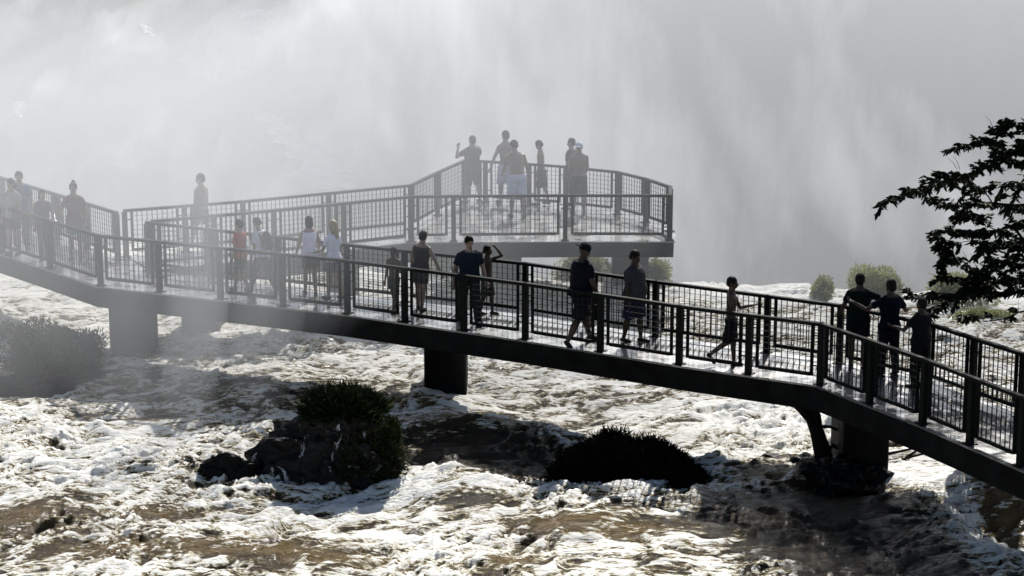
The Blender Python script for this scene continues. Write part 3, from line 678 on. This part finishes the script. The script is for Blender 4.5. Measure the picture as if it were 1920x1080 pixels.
rock('boulder', 'flat dark shelf with branches right of the right hand pier', wat(1745, 850, -.1) + Vector((0, 1.2, 0)), (.9, .7, .22), 53, 4, .4, RG)
rock('boulder', 'rocky base of the hazy shrub at the left edge', wat(60, 740, -.2) + Vector((0, 1.2, 0)), (1.6, 1.1, .5), 61, 4, .3, RG)

# ------------------------------------------------------------------ shrubs and grass
def leafquads(centers, dirs, l, w_, bend=.25):
    """one bent two-quad leaf per centre, numpy batch"""
    n_ = len(centers); d = dirs / np.linalg.norm(dirs, axis=1, keepdims=True)
    r = rng.normal(size=(n_, 3)); s = np.cross(d, r); s /= np.linalg.norm(s, axis=1, keepdims=True) + 1e-9
    nn = np.cross(d, s); l = l[:, None]; w_ = w_[:, None]
    a = centers; b1 = centers + d * l * .35 + s * w_ + nn * l * bend * .3; b2 = centers + d * l * .35 - s * w_ + nn * l * bend * .3
    c1 = centers + d * l * .72 + s * w_ * .7 + nn * l * bend * .1; c2 = centers + d * l * .72 - s * w_ * .7 + nn * l * bend * .1; e = centers + d * l - nn * l * bend * .4
    V = np.stack([a, b1, c1, e, c2, b2], 1).reshape(-1, 3); i = np.arange(n_)[:, None] * 6
    Fq = np.concatenate([i + np.array([0, 1, 2, 3]), i + np.array([0, 3, 4, 5])], 0)
    return V, Fq
def shrub(label, c, r, nleaf, l, w_, m, group, up=.3, stemn=9, lumps=13, name='shrub', bladed=False, prof=None):
    root = empty(name, c); tag(root, label, 'shrub' if not bladed else 'grass clump', group)
    rr = rng
    cc = []; 
    for i in range(lumps):
        a = rr.uniform(0, 2 * math.pi); q = rr.uniform(.15, .80)
        cc.append((q * math.cos(a) * r[0], q * math.sin(a) * r[1], rr.uniform(.15, .72) * r[2], rr.uniform(.20, .46)))
    cc.append((0, 0, r[2] * .38, .50)); cc = np.array(cc)
    k = rr.integers(0, len(cc), nleaf); d = rr.normal(size=(nleaf, 3)); d /= np.linalg.norm(d, axis=1, keepdims=True)
    rad = rr.uniform(.35, 1.0, nleaf) ** .5
    ctr = cc[k, :3] + d * rad[:, None] * cc[k, 3][:, None] * np.array(r) * 1.0
    keep = ctr[:, 2] > -.1 * r[2]; ctr = ctr[keep]; d = d[keep]
    if bladed:
        # blades fan out from tufts at the foot
        n_ = nleaf; K = 16; kx = rr.uniform(-.72, .72, K); ky = rr.uniform(-.6, .6, K); kr = rr.uniform(.16, .34, K); kh = rr.uniform(.62, 1.08, K)
        kk = rr.integers(0, K, n_); base = np.stack([(kx[kk] + rr.normal(size=n_) * kr[kk] * .6) * r[0], (ky[kk] + rr.normal(size=n_) * kr[kk] * .6) * r[1], np.zeros(n_)], 1)
        q = np.hypot(base[:, 0] / r[0], base[:, 1] / r[1]); s_ = q < 1.12; base = base[s_]; q = q[s_]; kk = kk[s_]; n_ = len(base)
        hh_ = kh[kk] * r[2] * np.sqrt(np.clip(1 - q ** 2 * .8, .04, 1)) * rr.uniform(.5, 1.05, n_)
        if prof: hh_ = hh_ * np.interp(base[:, 0] / r[0], prof[0], prof[1])
        base[:, 2] = hh_ * rr.uniform(0, .85, n_)
        dr = np.stack([base[:, 0] / r[0] * .55 + (base[:, 0] / r[0] - kx[kk]) * 1.2 + rr.normal(size=n_) * .8 + .15, base[:, 1] / r[1] * .6 + rr.normal(size=n_) * .8, np.full(n_, 1.0)], 1)
        V, Fq = leafquads(base, dr, np.clip(hh_ - base[:, 2], l * .6, l * 2.2) * rr.uniform(.7, 1.25, n_), np.full(n_, w_), .18)
    else:
        dr = d + rr.normal(size=d.shape) * .6; dr[:, 2] += up
        V, Fq = leafquads(ctr, dr, rr.uniform(.6, 1.25, len(ctr)) * l, np.full(len(ctr), w_), .25)
    pyobj('foliage', V, Fq, M[m], root)
    bm = bmesh.new()
    for i in range(stemn):
        a = random.uniform(0, 6.28); q = random.uniform(.2, .9); e = Vector((q * math.cos(a) * r[0] * .7, q * math.sin(a) * r[1] * .7, r[2] * random.uniform(.5, .9)))
        st = Vector((e.x * .2, e.y * .2, -.15)); mid = st.lerp(e, .5) + Vector((0, 0, .1 * r[2]))
        tube(bm, [st, mid, e], [.022, .014, .005], 5)
    obj('stems', bm, M['bark'], root) if False else obj('stem', bm, M['bark'], root)
    return root
SG = 'shrubs rooted in the rapids'
shrub('tuft of long green grass on top of the black boulder', wat(642, 918, .98) + Vector((0, .8, 0)), (.70, .45, .70), 20000, .16, .0035, 'grass', SG, bladed=True, name='grass_clump')
shrub('rounded leafy olive bush on the right side of the black boulder', wat(692, 915, .08) + Vector((0, .26, 0)), (.68, .45, 1.16), 10000, .07, .014, 'shrub', SG)
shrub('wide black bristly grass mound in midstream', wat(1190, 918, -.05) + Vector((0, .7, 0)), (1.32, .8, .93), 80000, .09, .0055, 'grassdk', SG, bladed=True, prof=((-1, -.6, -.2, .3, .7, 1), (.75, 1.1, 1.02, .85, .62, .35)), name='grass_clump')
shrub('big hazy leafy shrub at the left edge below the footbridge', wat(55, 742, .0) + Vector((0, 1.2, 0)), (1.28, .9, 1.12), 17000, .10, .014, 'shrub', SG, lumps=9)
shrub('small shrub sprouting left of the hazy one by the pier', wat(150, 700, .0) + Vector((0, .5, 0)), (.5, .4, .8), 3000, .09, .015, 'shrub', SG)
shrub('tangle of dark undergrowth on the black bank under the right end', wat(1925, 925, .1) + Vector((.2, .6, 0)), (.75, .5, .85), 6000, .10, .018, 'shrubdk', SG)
FG = 'hazy bushes on the brink'
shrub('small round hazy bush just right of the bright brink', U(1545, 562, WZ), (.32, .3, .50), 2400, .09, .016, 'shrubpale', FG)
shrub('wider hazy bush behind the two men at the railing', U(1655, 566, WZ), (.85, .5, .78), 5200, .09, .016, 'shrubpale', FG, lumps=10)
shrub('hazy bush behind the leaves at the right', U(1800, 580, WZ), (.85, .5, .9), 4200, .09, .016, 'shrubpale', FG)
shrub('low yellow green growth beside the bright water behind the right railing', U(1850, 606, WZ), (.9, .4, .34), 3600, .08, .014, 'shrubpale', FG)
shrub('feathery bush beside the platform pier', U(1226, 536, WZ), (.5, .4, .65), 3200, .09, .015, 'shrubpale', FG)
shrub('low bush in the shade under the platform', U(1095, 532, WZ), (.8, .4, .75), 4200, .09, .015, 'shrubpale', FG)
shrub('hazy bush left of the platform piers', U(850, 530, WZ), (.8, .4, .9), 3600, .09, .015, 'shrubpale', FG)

# ------------------------------------------------------------------ tree at the right (rooted on the bank outside the frame)
TY = 35.6
def TP(u, v, dy=0): return UY(u, v, TY + dy)
troot = TP(2130, 900); troot.z = WZ - .3
tree = empty('broadleaf_tree', troot); tag(tree, 'dark broadleaf tree reaching in from the right edge over the footbridge', 'tree')
limbs = [  # pixel, depth offset, radius
 [(2110, 420, .3, .13), (2020, 350, .2, .07), (1950, 318, 0, .045), (1890, 300, -.1, .03), (1840, 318, -.1, .024), (1790, 335, -.2, .017), (1740, 352, -.2, .011), (1700, 366, -.2, .007), (1655, 380, -.2, .004)],
 [(1890, 300, -.1, .024), (1868, 262, 0, .014), (1885, 240, .1, .008), (1905, 232, .1, .004)],
 [(1868, 262, 0, .010), (1830, 268, -.1, .007), (1795, 275, -.2, .004)],
 [(1950, 318, 0, .02), (1925, 275, .1, .012), (1935, 240, .1, .006)],
 [(2110, 430, .3, .09), (2000, 400, .3, .05), (1920, 385, .2, .03), (1860, 380, .1, .02), (1810, 388, .1, .012), (1765, 378, 0, .006)],
 [(1860, 380, .1, .014), (1835, 350, .2, .009), (1800, 330, .2, .005), (1765, 322, .2, .003)],
 [(2110, 470, .2, .08), (2000, 440, .2, .045), (1920, 425, .1, .025), (1870, 432, 0, .016), (1820, 436, -.1, .011), (1785, 430, -.2, .007), (1755, 442, -.2, .004)],
 [(1870, 432, 0, .010), (1830, 408, .1, .006), (1800, 405, .1, .004)], [(1820, 436, -.1, .008), (1840, 455, 0, .005), (1850, 462, 0, .003)],
 [(1820, 452, -.1, .006), (1790, 455, -.1, .005), (1765, 462, -.1, .004)], [(1785, 455, -.1, .005), (1785, 478, -.1, .004), (1772, 490, -.1, .003)],
 [(2100, 560, .2, .09), (2000, 520, .1, .05), (1930, 500, 0, .03), (1880, 490, 0, .02), (1850, 510, -.1, .014), (1820, 500, -.1, .008), (1785, 478, -.1, .004)],
 [(1880, 490, 0, .012), (1905, 470, .1, .006), (1920, 460, .1, .003)], [(1850, 510, -.1, .01), (1810, 522, -.2, .006), (1765, 520, -.2, .003)],
 [(2100, 600, .1, .07), (2000, 560, -.1, .045), (1930, 545, -.2, .03), (1860, 548, -.3, .02), (1800, 552, -.4, .013), (1750, 552, -.4, .008), (1712, 552, -.4, .004)],
 [(1800, 552, -.4, .009), (1765, 575, -.4, .006), (1735, 590, -.4, .004)], [(1860, 548, -.3, .01), (1840, 530, -.2, .006), (1815, 535, -.2, .003)],
 [(2000, 560, .2, .03), (1940, 528, .2, .018), (1890, 520, .1, .012), (1850, 535, 0, .008), (1812, 545, 0, .004)],
 [(2000, 480, .3, .03), (1935, 455, .3, .018), (1885, 455, .2, .01), (1845, 470, .2, .005)],
 [(2010, 300, .2, .03), (1945, 280, .2, .018), (1905, 285, .1, .01), (1860, 300, 0, .005)],
 [(2010, 370, .3, .03), (1950, 350, .3, .018), (1900, 340, .3, .01), (1850, 352, .3, .005)],
 [(2060, 590, 0, .05), (1980, 570, 0, .03), (1925, 582, 0, .018), (1885, 597, 0, .012), (1850, 602, 0, .009), (1815, 597, 0, .006), (1785, 600, 0, .003)],
]
bm = bmesh.new()
tr_pts = [troot, troot.lerp(TP(2120, 600, .3), .6) + Vector((.12, 0, 0)), TP(2125, 600, .3), TP(2110, 430, .3), TP(2140, 250, .4), TP(2170, 60, .5)]
tube(bm, [p - troot for p in tr_pts], [.26, .21, .18, .14, .09, .04], 12)
obj('trunk', bm, M['bark'], tree, True)
leafC, leafD = [], []
for li, lb in enumerate(limbs):
    pts = [TP(u, v, d) for u, v, d, r in lb]; rad = [r for *_, r in lb]
    # subdivide with wobble
    P2, R2 = [], []
    for i in range(len(pts) - 1):
        for k in range(3):
            t = k / 3; q = pts[i].lerp(pts[i + 1], t)
            if i or k: q = q + Vector((random.gauss(0, .012), random.gauss(0, .03), random.gauss(0, .014)))
            P2.append(q); R2.append(rad[i] * (1 - t) + rad[i + 1] * t)
    P2.append(pts[-1]); R2.append(rad[-1])
    bm = bmesh.new(); tube(bm, [p - troot for p in P2], R2, 7)
    # twigs
    bare = li == len(limbs) - 1
    for i in range(2, len(P2)):
        if R2[i] > .05: continue
        nt_ = 2 if R2[i] > .012 else 1
        nt_ += 1
        if P(P2[i])[0] > 1990: nt_ = 1
        for _ in range(nt_):
            t_ = (P2[i] - P2[i - 1]).normalized(); side_ = Vector((random.gauss(-.3, .6), random.gauss(0, .9), random.gauss(0 if not bare else .9, .33)))
            d = (t_ * .6 + side_).normalized(); ln = random.uniform(.12, .34) * (1 if R2[i] > .008 else .6)
            if bare: ln *= .7
            e = P2[i] + d * ln; mid = P2[i].lerp(e, .5) + Vector((0, 0, random.uniform(0, .03)))
            tube(bm, [p - troot for p in (P2[i], mid, e)], [.004, .003, .002], 4)
            if bare and random.random() < .8: continue
            for _k in range(random.randint(15, 22)):
                t2 = random.uniform(.0, 1.05); q = P2[i].lerp(e, t2); a = random.choice((-1, 1)) * random.uniform(.5, 1.3)
                sd_ = Vector((-d.y, d.x, 0)); leafC.append(q + Vector((random.gauss(0, .008), random.gauss(0, .01), random.gauss(0, .008))))
                leafD.append(d * math.cos(a) + sd_ * math.sin(a) + Vector((random.gauss(0, .2), random.gauss(0, .2), random.uniform(-.9, -.05))))
    if not bare:
        for _k in range(7):
            a = random.uniform(0, 6.28); leafC.append(P2[-1]); leafD.append(Vector((math.cos(a) - .3, math.sin(a), random.uniform(-.9, .1))))
    obj('limb', bm, M['bark'], tree, True)
# unseen high crown over the ramp, added to shade it and the dark water
for (tx, ty, zz, ra, nn_) in ((4.7, 31.4, 9.0, 1.35, 900), (5.5, 30.2, 9.6, 1.2, 700), (6.6, 29.2, 9.4, 1.4, 900), (4.0, 30.6, 10.4, 1.1, 450), (7.6, 29.6, 8.8, 1.5, 800), (5.0, 29.0, 11.0, 1.3, 600), (5.4, 27.2, 9.5, 1.2, 700), (6.3, 26.3, 9.8, 1.3, 700)):
    L_ = (zz - WZ) / sd.z; c = Vector((tx + sd.x * L_, ty + sd.y * L_, zz))
    bm = bmesh.new(); a = tr_pts[4]; md = a.lerp(c, .5) + Vector((0, 0, .5)); tube(bm, [a - troot, md - troot, c - troot], [.08, .05, .02], 7)
    for i in range(14):
        d = Vector((random.gauss(0, 1), random.gauss(0, 1), random.gauss(0, .4))).normalized() * ra * random.uniform(.5, 1); tube(bm, [c - troot - d * .1, c + d * .5 + Vector((0, 0, .08)) - troot, c + d - troot], [.016, .01, .004], 4)
    obj('limb', bm, M['bark'], tree, True)
    for i in range(nn_):
        d = Vector((random.gauss(0, 1), random.gauss(0, 1), random.gauss(0, 1))).normalized() * random.random() ** .4
        leafC.append(c + Vector((d.x * ra, d.y * ra, d.z * .55))); a = random.uniform(0, 6.28); leafD.append(Vector((math.cos(a), math.sin(a), random.uniform(-.7, .2))))
LC = np.array([(p - troot)[:] for p in leafC]); LD = np.array([p[:] for p in leafD])
V, Fq = leafquads(LC, LD, rng.uniform(.07, .19, len(LC)), rng.uniform(.015, .036, len(LC)), .3)
pyobj('crown', V, Fq, M['leaf'], tree)
bm = bmesh.new()
for a, b_ in (((1862, 240), (1848, 216)), ((1795, 318), (1778, 296)), ((1800, 318), (1788, 293)), ((1830, 500), (1820, 475)), ((1815, 495), (1805, 470)), ((1760, 522), (1740, 512)), ((1800, 560), (1770, 556))):
    p, q = TP(*a), TP(*b_); tube(bm, [p - troot, p.lerp(q, .5) - troot + Vector((.01, 0, .01)), q - troot], [.005, .004, .002], 5)
obj('bare_twig', bm, M['bark'], tree)

# forked trunk under the bridge beside the pier
b0 = wat(1548, 880, -.1); YB = b0.y
stump = empty('forked_trunk', b0); tag(stump, 'bare forked tree trunk leaning up under the footbridge left of the right pier', 'tree trunk')
bm = bmesh.new()
def SP(u, v): return UY(u, v, YB) - b0
tube(bm, [SP(1550, 905), SP(1543, 850), SP(1532, 810), SP(1520, 785), SP(1500, 765), SP(1478, 748)], [.19, .15, .12, .09, .07, .045], 10)
obj('trunk', bm, M['bark'], stump, True)
for pts, r0 in (([(1533, 815), (1530, 780), (1520, 752), (1516, 742)], .10), ([(1520, 785), (1512, 768), (1505, 748)], .05), ([(1545, 850), (1562, 835), (1585, 850)], .05), ([(1536, 800), (1556, 800), (1584, 812)], .035)):
    bm = bmesh.new(); q = [SP(*p) for p in pts]; tube(bm, q, list(np.linspace(r0, r0 * .55, len(q))), 8); obj('limb', bm, M['bark'], stump, True)
# drift branches right of the pier
b1 = wat(1745, 870, .1)
drift = empty('drift_branch', b1); tag(drift, 'tangle of dead dark branches caught right of the right hand pier', 'branch')
for i, pts in enumerate(([(1640, 880), (1700, 858), (1760, 846), (1800, 838)], [(1670, 868), (1710, 890), (1745, 925)], [(1690, 860), (1730, 880), (1770, 885), (1800, 900)], [(1660, 850), (1720, 842), (1780, 858)], [(1700, 862), (1720, 840), (1735, 828)])):
    bm = bmesh.new(); q = [UY(u, v, b1.y) - b1 + Vector((0, random.uniform(-.1, .1), 0)) for u, v in pts]; tube(bm, q, list(np.linspace(.028, .006, len(q))), 6)
    for k in range(5):
        a = q[random.randrange(1, len(q))]; e = a + Vector((random.uniform(-.1, .25), random.uniform(-.15, .15), random.uniform(-.12, .12))); tube(bm, [a, e], [.008, .003], 4)
    obj('twig' if i > 2 else 'bough', bm, M['bark'], drift)

# ------------------------------------------------------------------ the great fall behind
FY = 80.0
def fall_z(X, Z_):
    st = fbm(X * .28, Z_ * .02, 4); fine = fbm(X * 1.6 + 5, Z_ * .10, 4)
    d = 2.2 * st + .25 * fine + 1.5 * fbm(X * .1, Z_ * .06 + 4, 2)
    fall_tone = .62 + 1.0 * fbm(X * .13 + 9 + Z_ * .05, Z_ * .085 + 3, 4) + .34 * fbm(X * .6 + 20 + Z_ * .26, Z_ * .09, 4) - .45 * sst(-2, 13, X)  # mist's uneven brightness, dimmer to the right, put into the water colour
    e = sst(-3, -9, X + .35 * (Z_ + 4) + 3 * fbm(X * .2, Z_ * .2, 2)); lum = fbm(X * .42 + 4, Z_ * .5 + 6, 5, .55)
    Yo = FY + d * (1 - e) - .10 * (Z_ + 20) - e * (8.5 + 3.0 * lum - 1.5 * np.clip(Z_ + 6, -6, 12))
    return X, Yo, Z_, {'spray': np.clip(fall_tone * (1 - .7 * e) + e * (.10 + 1.5 * lum), 0, 1), 'moss': np.clip(e * (.35 + 2.2 * fbm(X * .33 + 14, Z_ * .42 + 3, 4, .6)), 0, 1)}
fm = bpy.data.materials.new('falling_water'); fm.use_nodes = True
n = fm.node_tree.nodes; L = fm.node_tree.links; b = n['Principled BSDF']
a_ = n.new('ShaderNodeAttribute'); a_.attribute_name = 'spray'
tc = n.new('ShaderNodeTexCoord'); mp = n.new('ShaderNodeMapping'); mp.inputs['Scale'].default_value = (.9, .3, .26); L.new(tc.outputs['Object'], mp.inputs[0])
t = n.new('ShaderNodeTexNoise'); t.inputs['Scale'].default_value = 1.3; t.inputs['Detail'].default_value = 8; t.inputs['Roughness'].default_value = .65; L.new(mp.outputs[0], t.inputs['Vector'])
ad = n.new('ShaderNodeMath'); ad.operation = 'MULTIPLY_ADD'; L.new(t.outputs['Fac'], ad.inputs[0]); ad.inputs[1].default_value = .6; ad.inputs[2].default_value = -.3
ad2 = n.new('ShaderNodeMath'); ad2.operation = 'ADD'; L.new(ad.outputs[0], ad2.inputs[0]); L.new(a_.outputs['Fac'], ad2.inputs[1]); ad2.use_clamp = True
cr = n.new('ShaderNodeValToRGB'); cr.color_ramp.elements[0].position = .2; cr.color_ramp.elements[1].position = .8
cr.color_ramp.elements[0].color = (.04, .045, .04, 1); cr.color_ramp.elements[1].color = (.85, .86, .88, 1)
L.new(ad2.outputs[0], cr.inputs[0]); am_ = n.new('ShaderNodeAttribute'); am_.attribute_name = 'moss'; gx = n.new('ShaderNodeMixRGB'); L.new(am_.outputs['Fac'], gx.inputs[0]); L.new(cr.outputs[0], gx.inputs[1]); gx.inputs[2].default_value = (.20, .24, .10, 1)
L.new(gx.outputs[0], b.inputs['Base Color']); b.inputs['Roughness'].default_value = .8
tl = n.new('ShaderNodeBsdfTranslucent'); L.new(gx.outputs[0], tl.inputs[0]); ms = n.new('ShaderNodeMixShader'); ms.inputs[0].default_value = .5
L.new(b.outputs[0], ms.inputs[1]); L.new(tl.outputs[0], ms.inputs[2]); L.new(ms.outputs[0], n['Material Output'].inputs['Surface'])
wf = grid_obj('waterfall', np.arange(-60, 60.1, .22), np.arange(-70, 6, .4), fall_z, fm)
tag(wf, 'huge curtain of falling water filling the background behind the spray', 'waterfall')
# thin cascades at upper left
def cascade(label, pts, Yc, w0, w1, seed):
    q = []; Yk = 70.0
    for _ in range(20): Yk = .5 * Yk + .5 * (70.2 + 1.4 * max(-6, UY(*pts[0], Yk).z + 6) + Yc)
    zt = UY(*pts[0], Yk).z; Yt = Yk
    for u, v in pts:                                   # a gently stepped chute running out towards the viewer
        Yk = Yt
        for _ in range(40): Yk = .7 * Yk + .3 * (Yt - 2.6 * (zt - UY(u, v, Yk).z))
        q.append(UY(u, v, Yk))
    V = []; n_ = 15; m_ = 40; rs = np.random.default_rng(seed)
    for i in range(m_):
        t = i / (m_ - 1) * (len(q) - 1); k = min(int(t), len(q) - 2); c = q[k].lerp(q[k + 1], t - k); wd = w0 + (w1 - w0) * i / (m_ - 1)
        wd *= 1 + .3 * math.sin(i * .9 + seed)
        for j in range(n_):
            s_ = (j / (n_ - 1) - .5) * wd; V.append((c.x + s_ + .12 * wd * rs.normal(), c.y - .5 * math.cos((j / (n_ - 1) - .5) * math.pi) - .12 * rs.random(), c.z + .1 * rs.random() - (.15 if j in (0, n_ - 1) else .12 * abs(j - n_ / 2) / n_)))
    Fq = [(i * n_ + j, i * n_ + j + 1, (i + 1) * n_ + j + 1, (i + 1) * n_ + j) for i in range(m_ - 1) for j in range(n_ - 1)]
    o = pyobj('cascade', V, Fq, M['casc'], smooth=True); tag(o, label, 'waterfall', 'thin cascades on the overgrown cliff'); return o
M['casc'] = mat('white_cascade', (.93, .94, .96), .6, 0, .05, 4, .5, 6, trans=.25)
cascade('short bright cascade near the top edge left of centre', [(484, 20), (484, 40), (480, 66)], -2.4, 1.1, .35, 1)
cascade('small slanting cascade under the bright one', [(452, 122), (435, 130), (415, 140)], -1.8, .25, .5, 2)
cascade('long slanting bluish cascade running down behind the walkway', [(485, 205), (520, 230), (560, 262), (595, 300), (625, 350)], -1.8, .4, 1.6, 3)
cascade('faint cascade on the crag at the left edge', [(38, 190), (30, 215)], -1.8, .3, .35, 4)
cascade('tiny bright trickle on the green crag', [(268, 45), (277, 62)], -1.8, .25, .3, 5)

# ------------------------------------------------------------------ spray mist: closed bodies of air with lumpy fronts
def mist_body(name, xs, zs, front, back, dens, label, top=None, aniso=.3, col=(.69, .71, .745)):
    X, Zg = np.meshgrid(xs, zs); nx, nz = len(xs), len(zs)
    if top is not None: tp = top(X); z0 = 2.0; Zg = np.where(Zg > z0, z0 + (Zg - z0) * (tp - z0) / (zs[-1] - z0), Zg)
    Yf = front(X, Zg)
    V = np.concatenate([np.stack([X, Yf, Zg], -1).reshape(-1, 3), np.stack([X, np.full_like(X, back) if np.isscalar(back) else back(X, Zg), Zg], -1).reshape(-1, 3)])
    N = nx * nz; Fc = []
    for j in range(nz - 1):
        for i in range(nx - 1):
            a = j * nx + i; Fc.append((a, a + 1, a + nx + 1, a + nx)); a += N; Fc.append((a, a + nx, a + nx + 1, a + 1))
    for i in range(nx - 1):
        a = i; Fc.append((a, a + N, a + N + 1, a + 1)); a = (nz - 1) * nx + i; Fc.append((a, a + 1, a + N + 1, a + N))
    for j in range(nz - 1):
        a = j * nx; Fc.append((a, a + nx, a + N + nx, a + N)); a = j * nx + nx - 1; Fc.append((a, a + N, a + N + nx, a + nx))
    vm = bpy.data.materials.new(name + '_air'); vm.use_nodes = True; nn = vm.node_tree.nodes; nn.remove(nn['Principled BSDF'])
    pv = nn.new('ShaderNodeVolumePrincipled'); pv.inputs['Density'].default_value = dens; pv.inputs['Color'].default_value = (*col, 1); pv.inputs['Anisotropy'].default_value = aniso
    vm.node_tree.links.new(pv.outputs[0], nn['Material Output'].inputs['Volume'])
    o = pyobj(name, V, Fc, vm); tag(o, label, 'mist', kind='stuff'); return o
def front_main(X, Zg):
    base = np.interp(X, [-40, -12, -9, -6.5, -5, -3, -1.7, 0, 2, 5, 12, 40], [31, 32, 33.5, 33.8, 34.6, 36.4, 37.8, 40, 42, 44, 45, 46])
    base = base + 3.0 * sst(1.2, -1.6, Zg) * sst(0, -3, X)
    return base + 1.3 * fbm(X * .35, Zg * .12, 3) + .9 * fbm(X * .9 + 4, Zg * .15 + 2, 2)
mist_body('mist', stepped((-45, -14, 2), (-14, 14, .35), (14, 45, 2)), np.concatenate([np.arange(-50, -4, 2), np.arange(-4, 4, .5), np.arange(4, 13, 1.2)]), front_main, 90.0, .044, 'pale spray drifting from the falls over the platform and the left of the bridge', top=lambda X: np.interp(X, [-40, -9, -4.5, 0, 6, 40], [4.6, 4.2, 5.0, 9, 12, 12]) + .5 * fbm(X * .5, X * 0 + 2, 2))


def wisp(label, xc, hw, yc, hy, zc, hz, dens):
    xs = np.linspace(xc - hw, xc + hw, 15); zs = np.linspace(zc - hz, zc + hz, 17)
    def th(X, Zg):
        q = ((X - xc - .25 * hw * np.sin(Zg * 1.1)) / hw) ** 2 + ((Zg - zc) / hz) ** 2
        return hy * np.clip(1 - q, 0, 1) ** .9 * (1 + .5 * fbm(X * 1.4, Zg * .7 + xc, 2)) + .004
    mist_body('mist', xs, zs, lambda X, Zg: yc - th(X, Zg), lambda X, Zg: yc + th(X, Zg), dens, label)
wisp('pale veil of spray blowing in front of the left bridge span', -5.75, .62, 37.6, .85, .5, 3.4, .16)
wisp('thin wisp of spray before the left pier', -7.0, .5, 37.9, .7, -.2, 2.6, .04)
wisp('faint wisp of spray between the veil and the two women in white', -4.4, .7, 37.2, .8, .9, 3.2, .09)
wisp('low drift of spray over the water under the left span', -6.2, 1.6, 37.0, .9, -1.2, .9, .05)
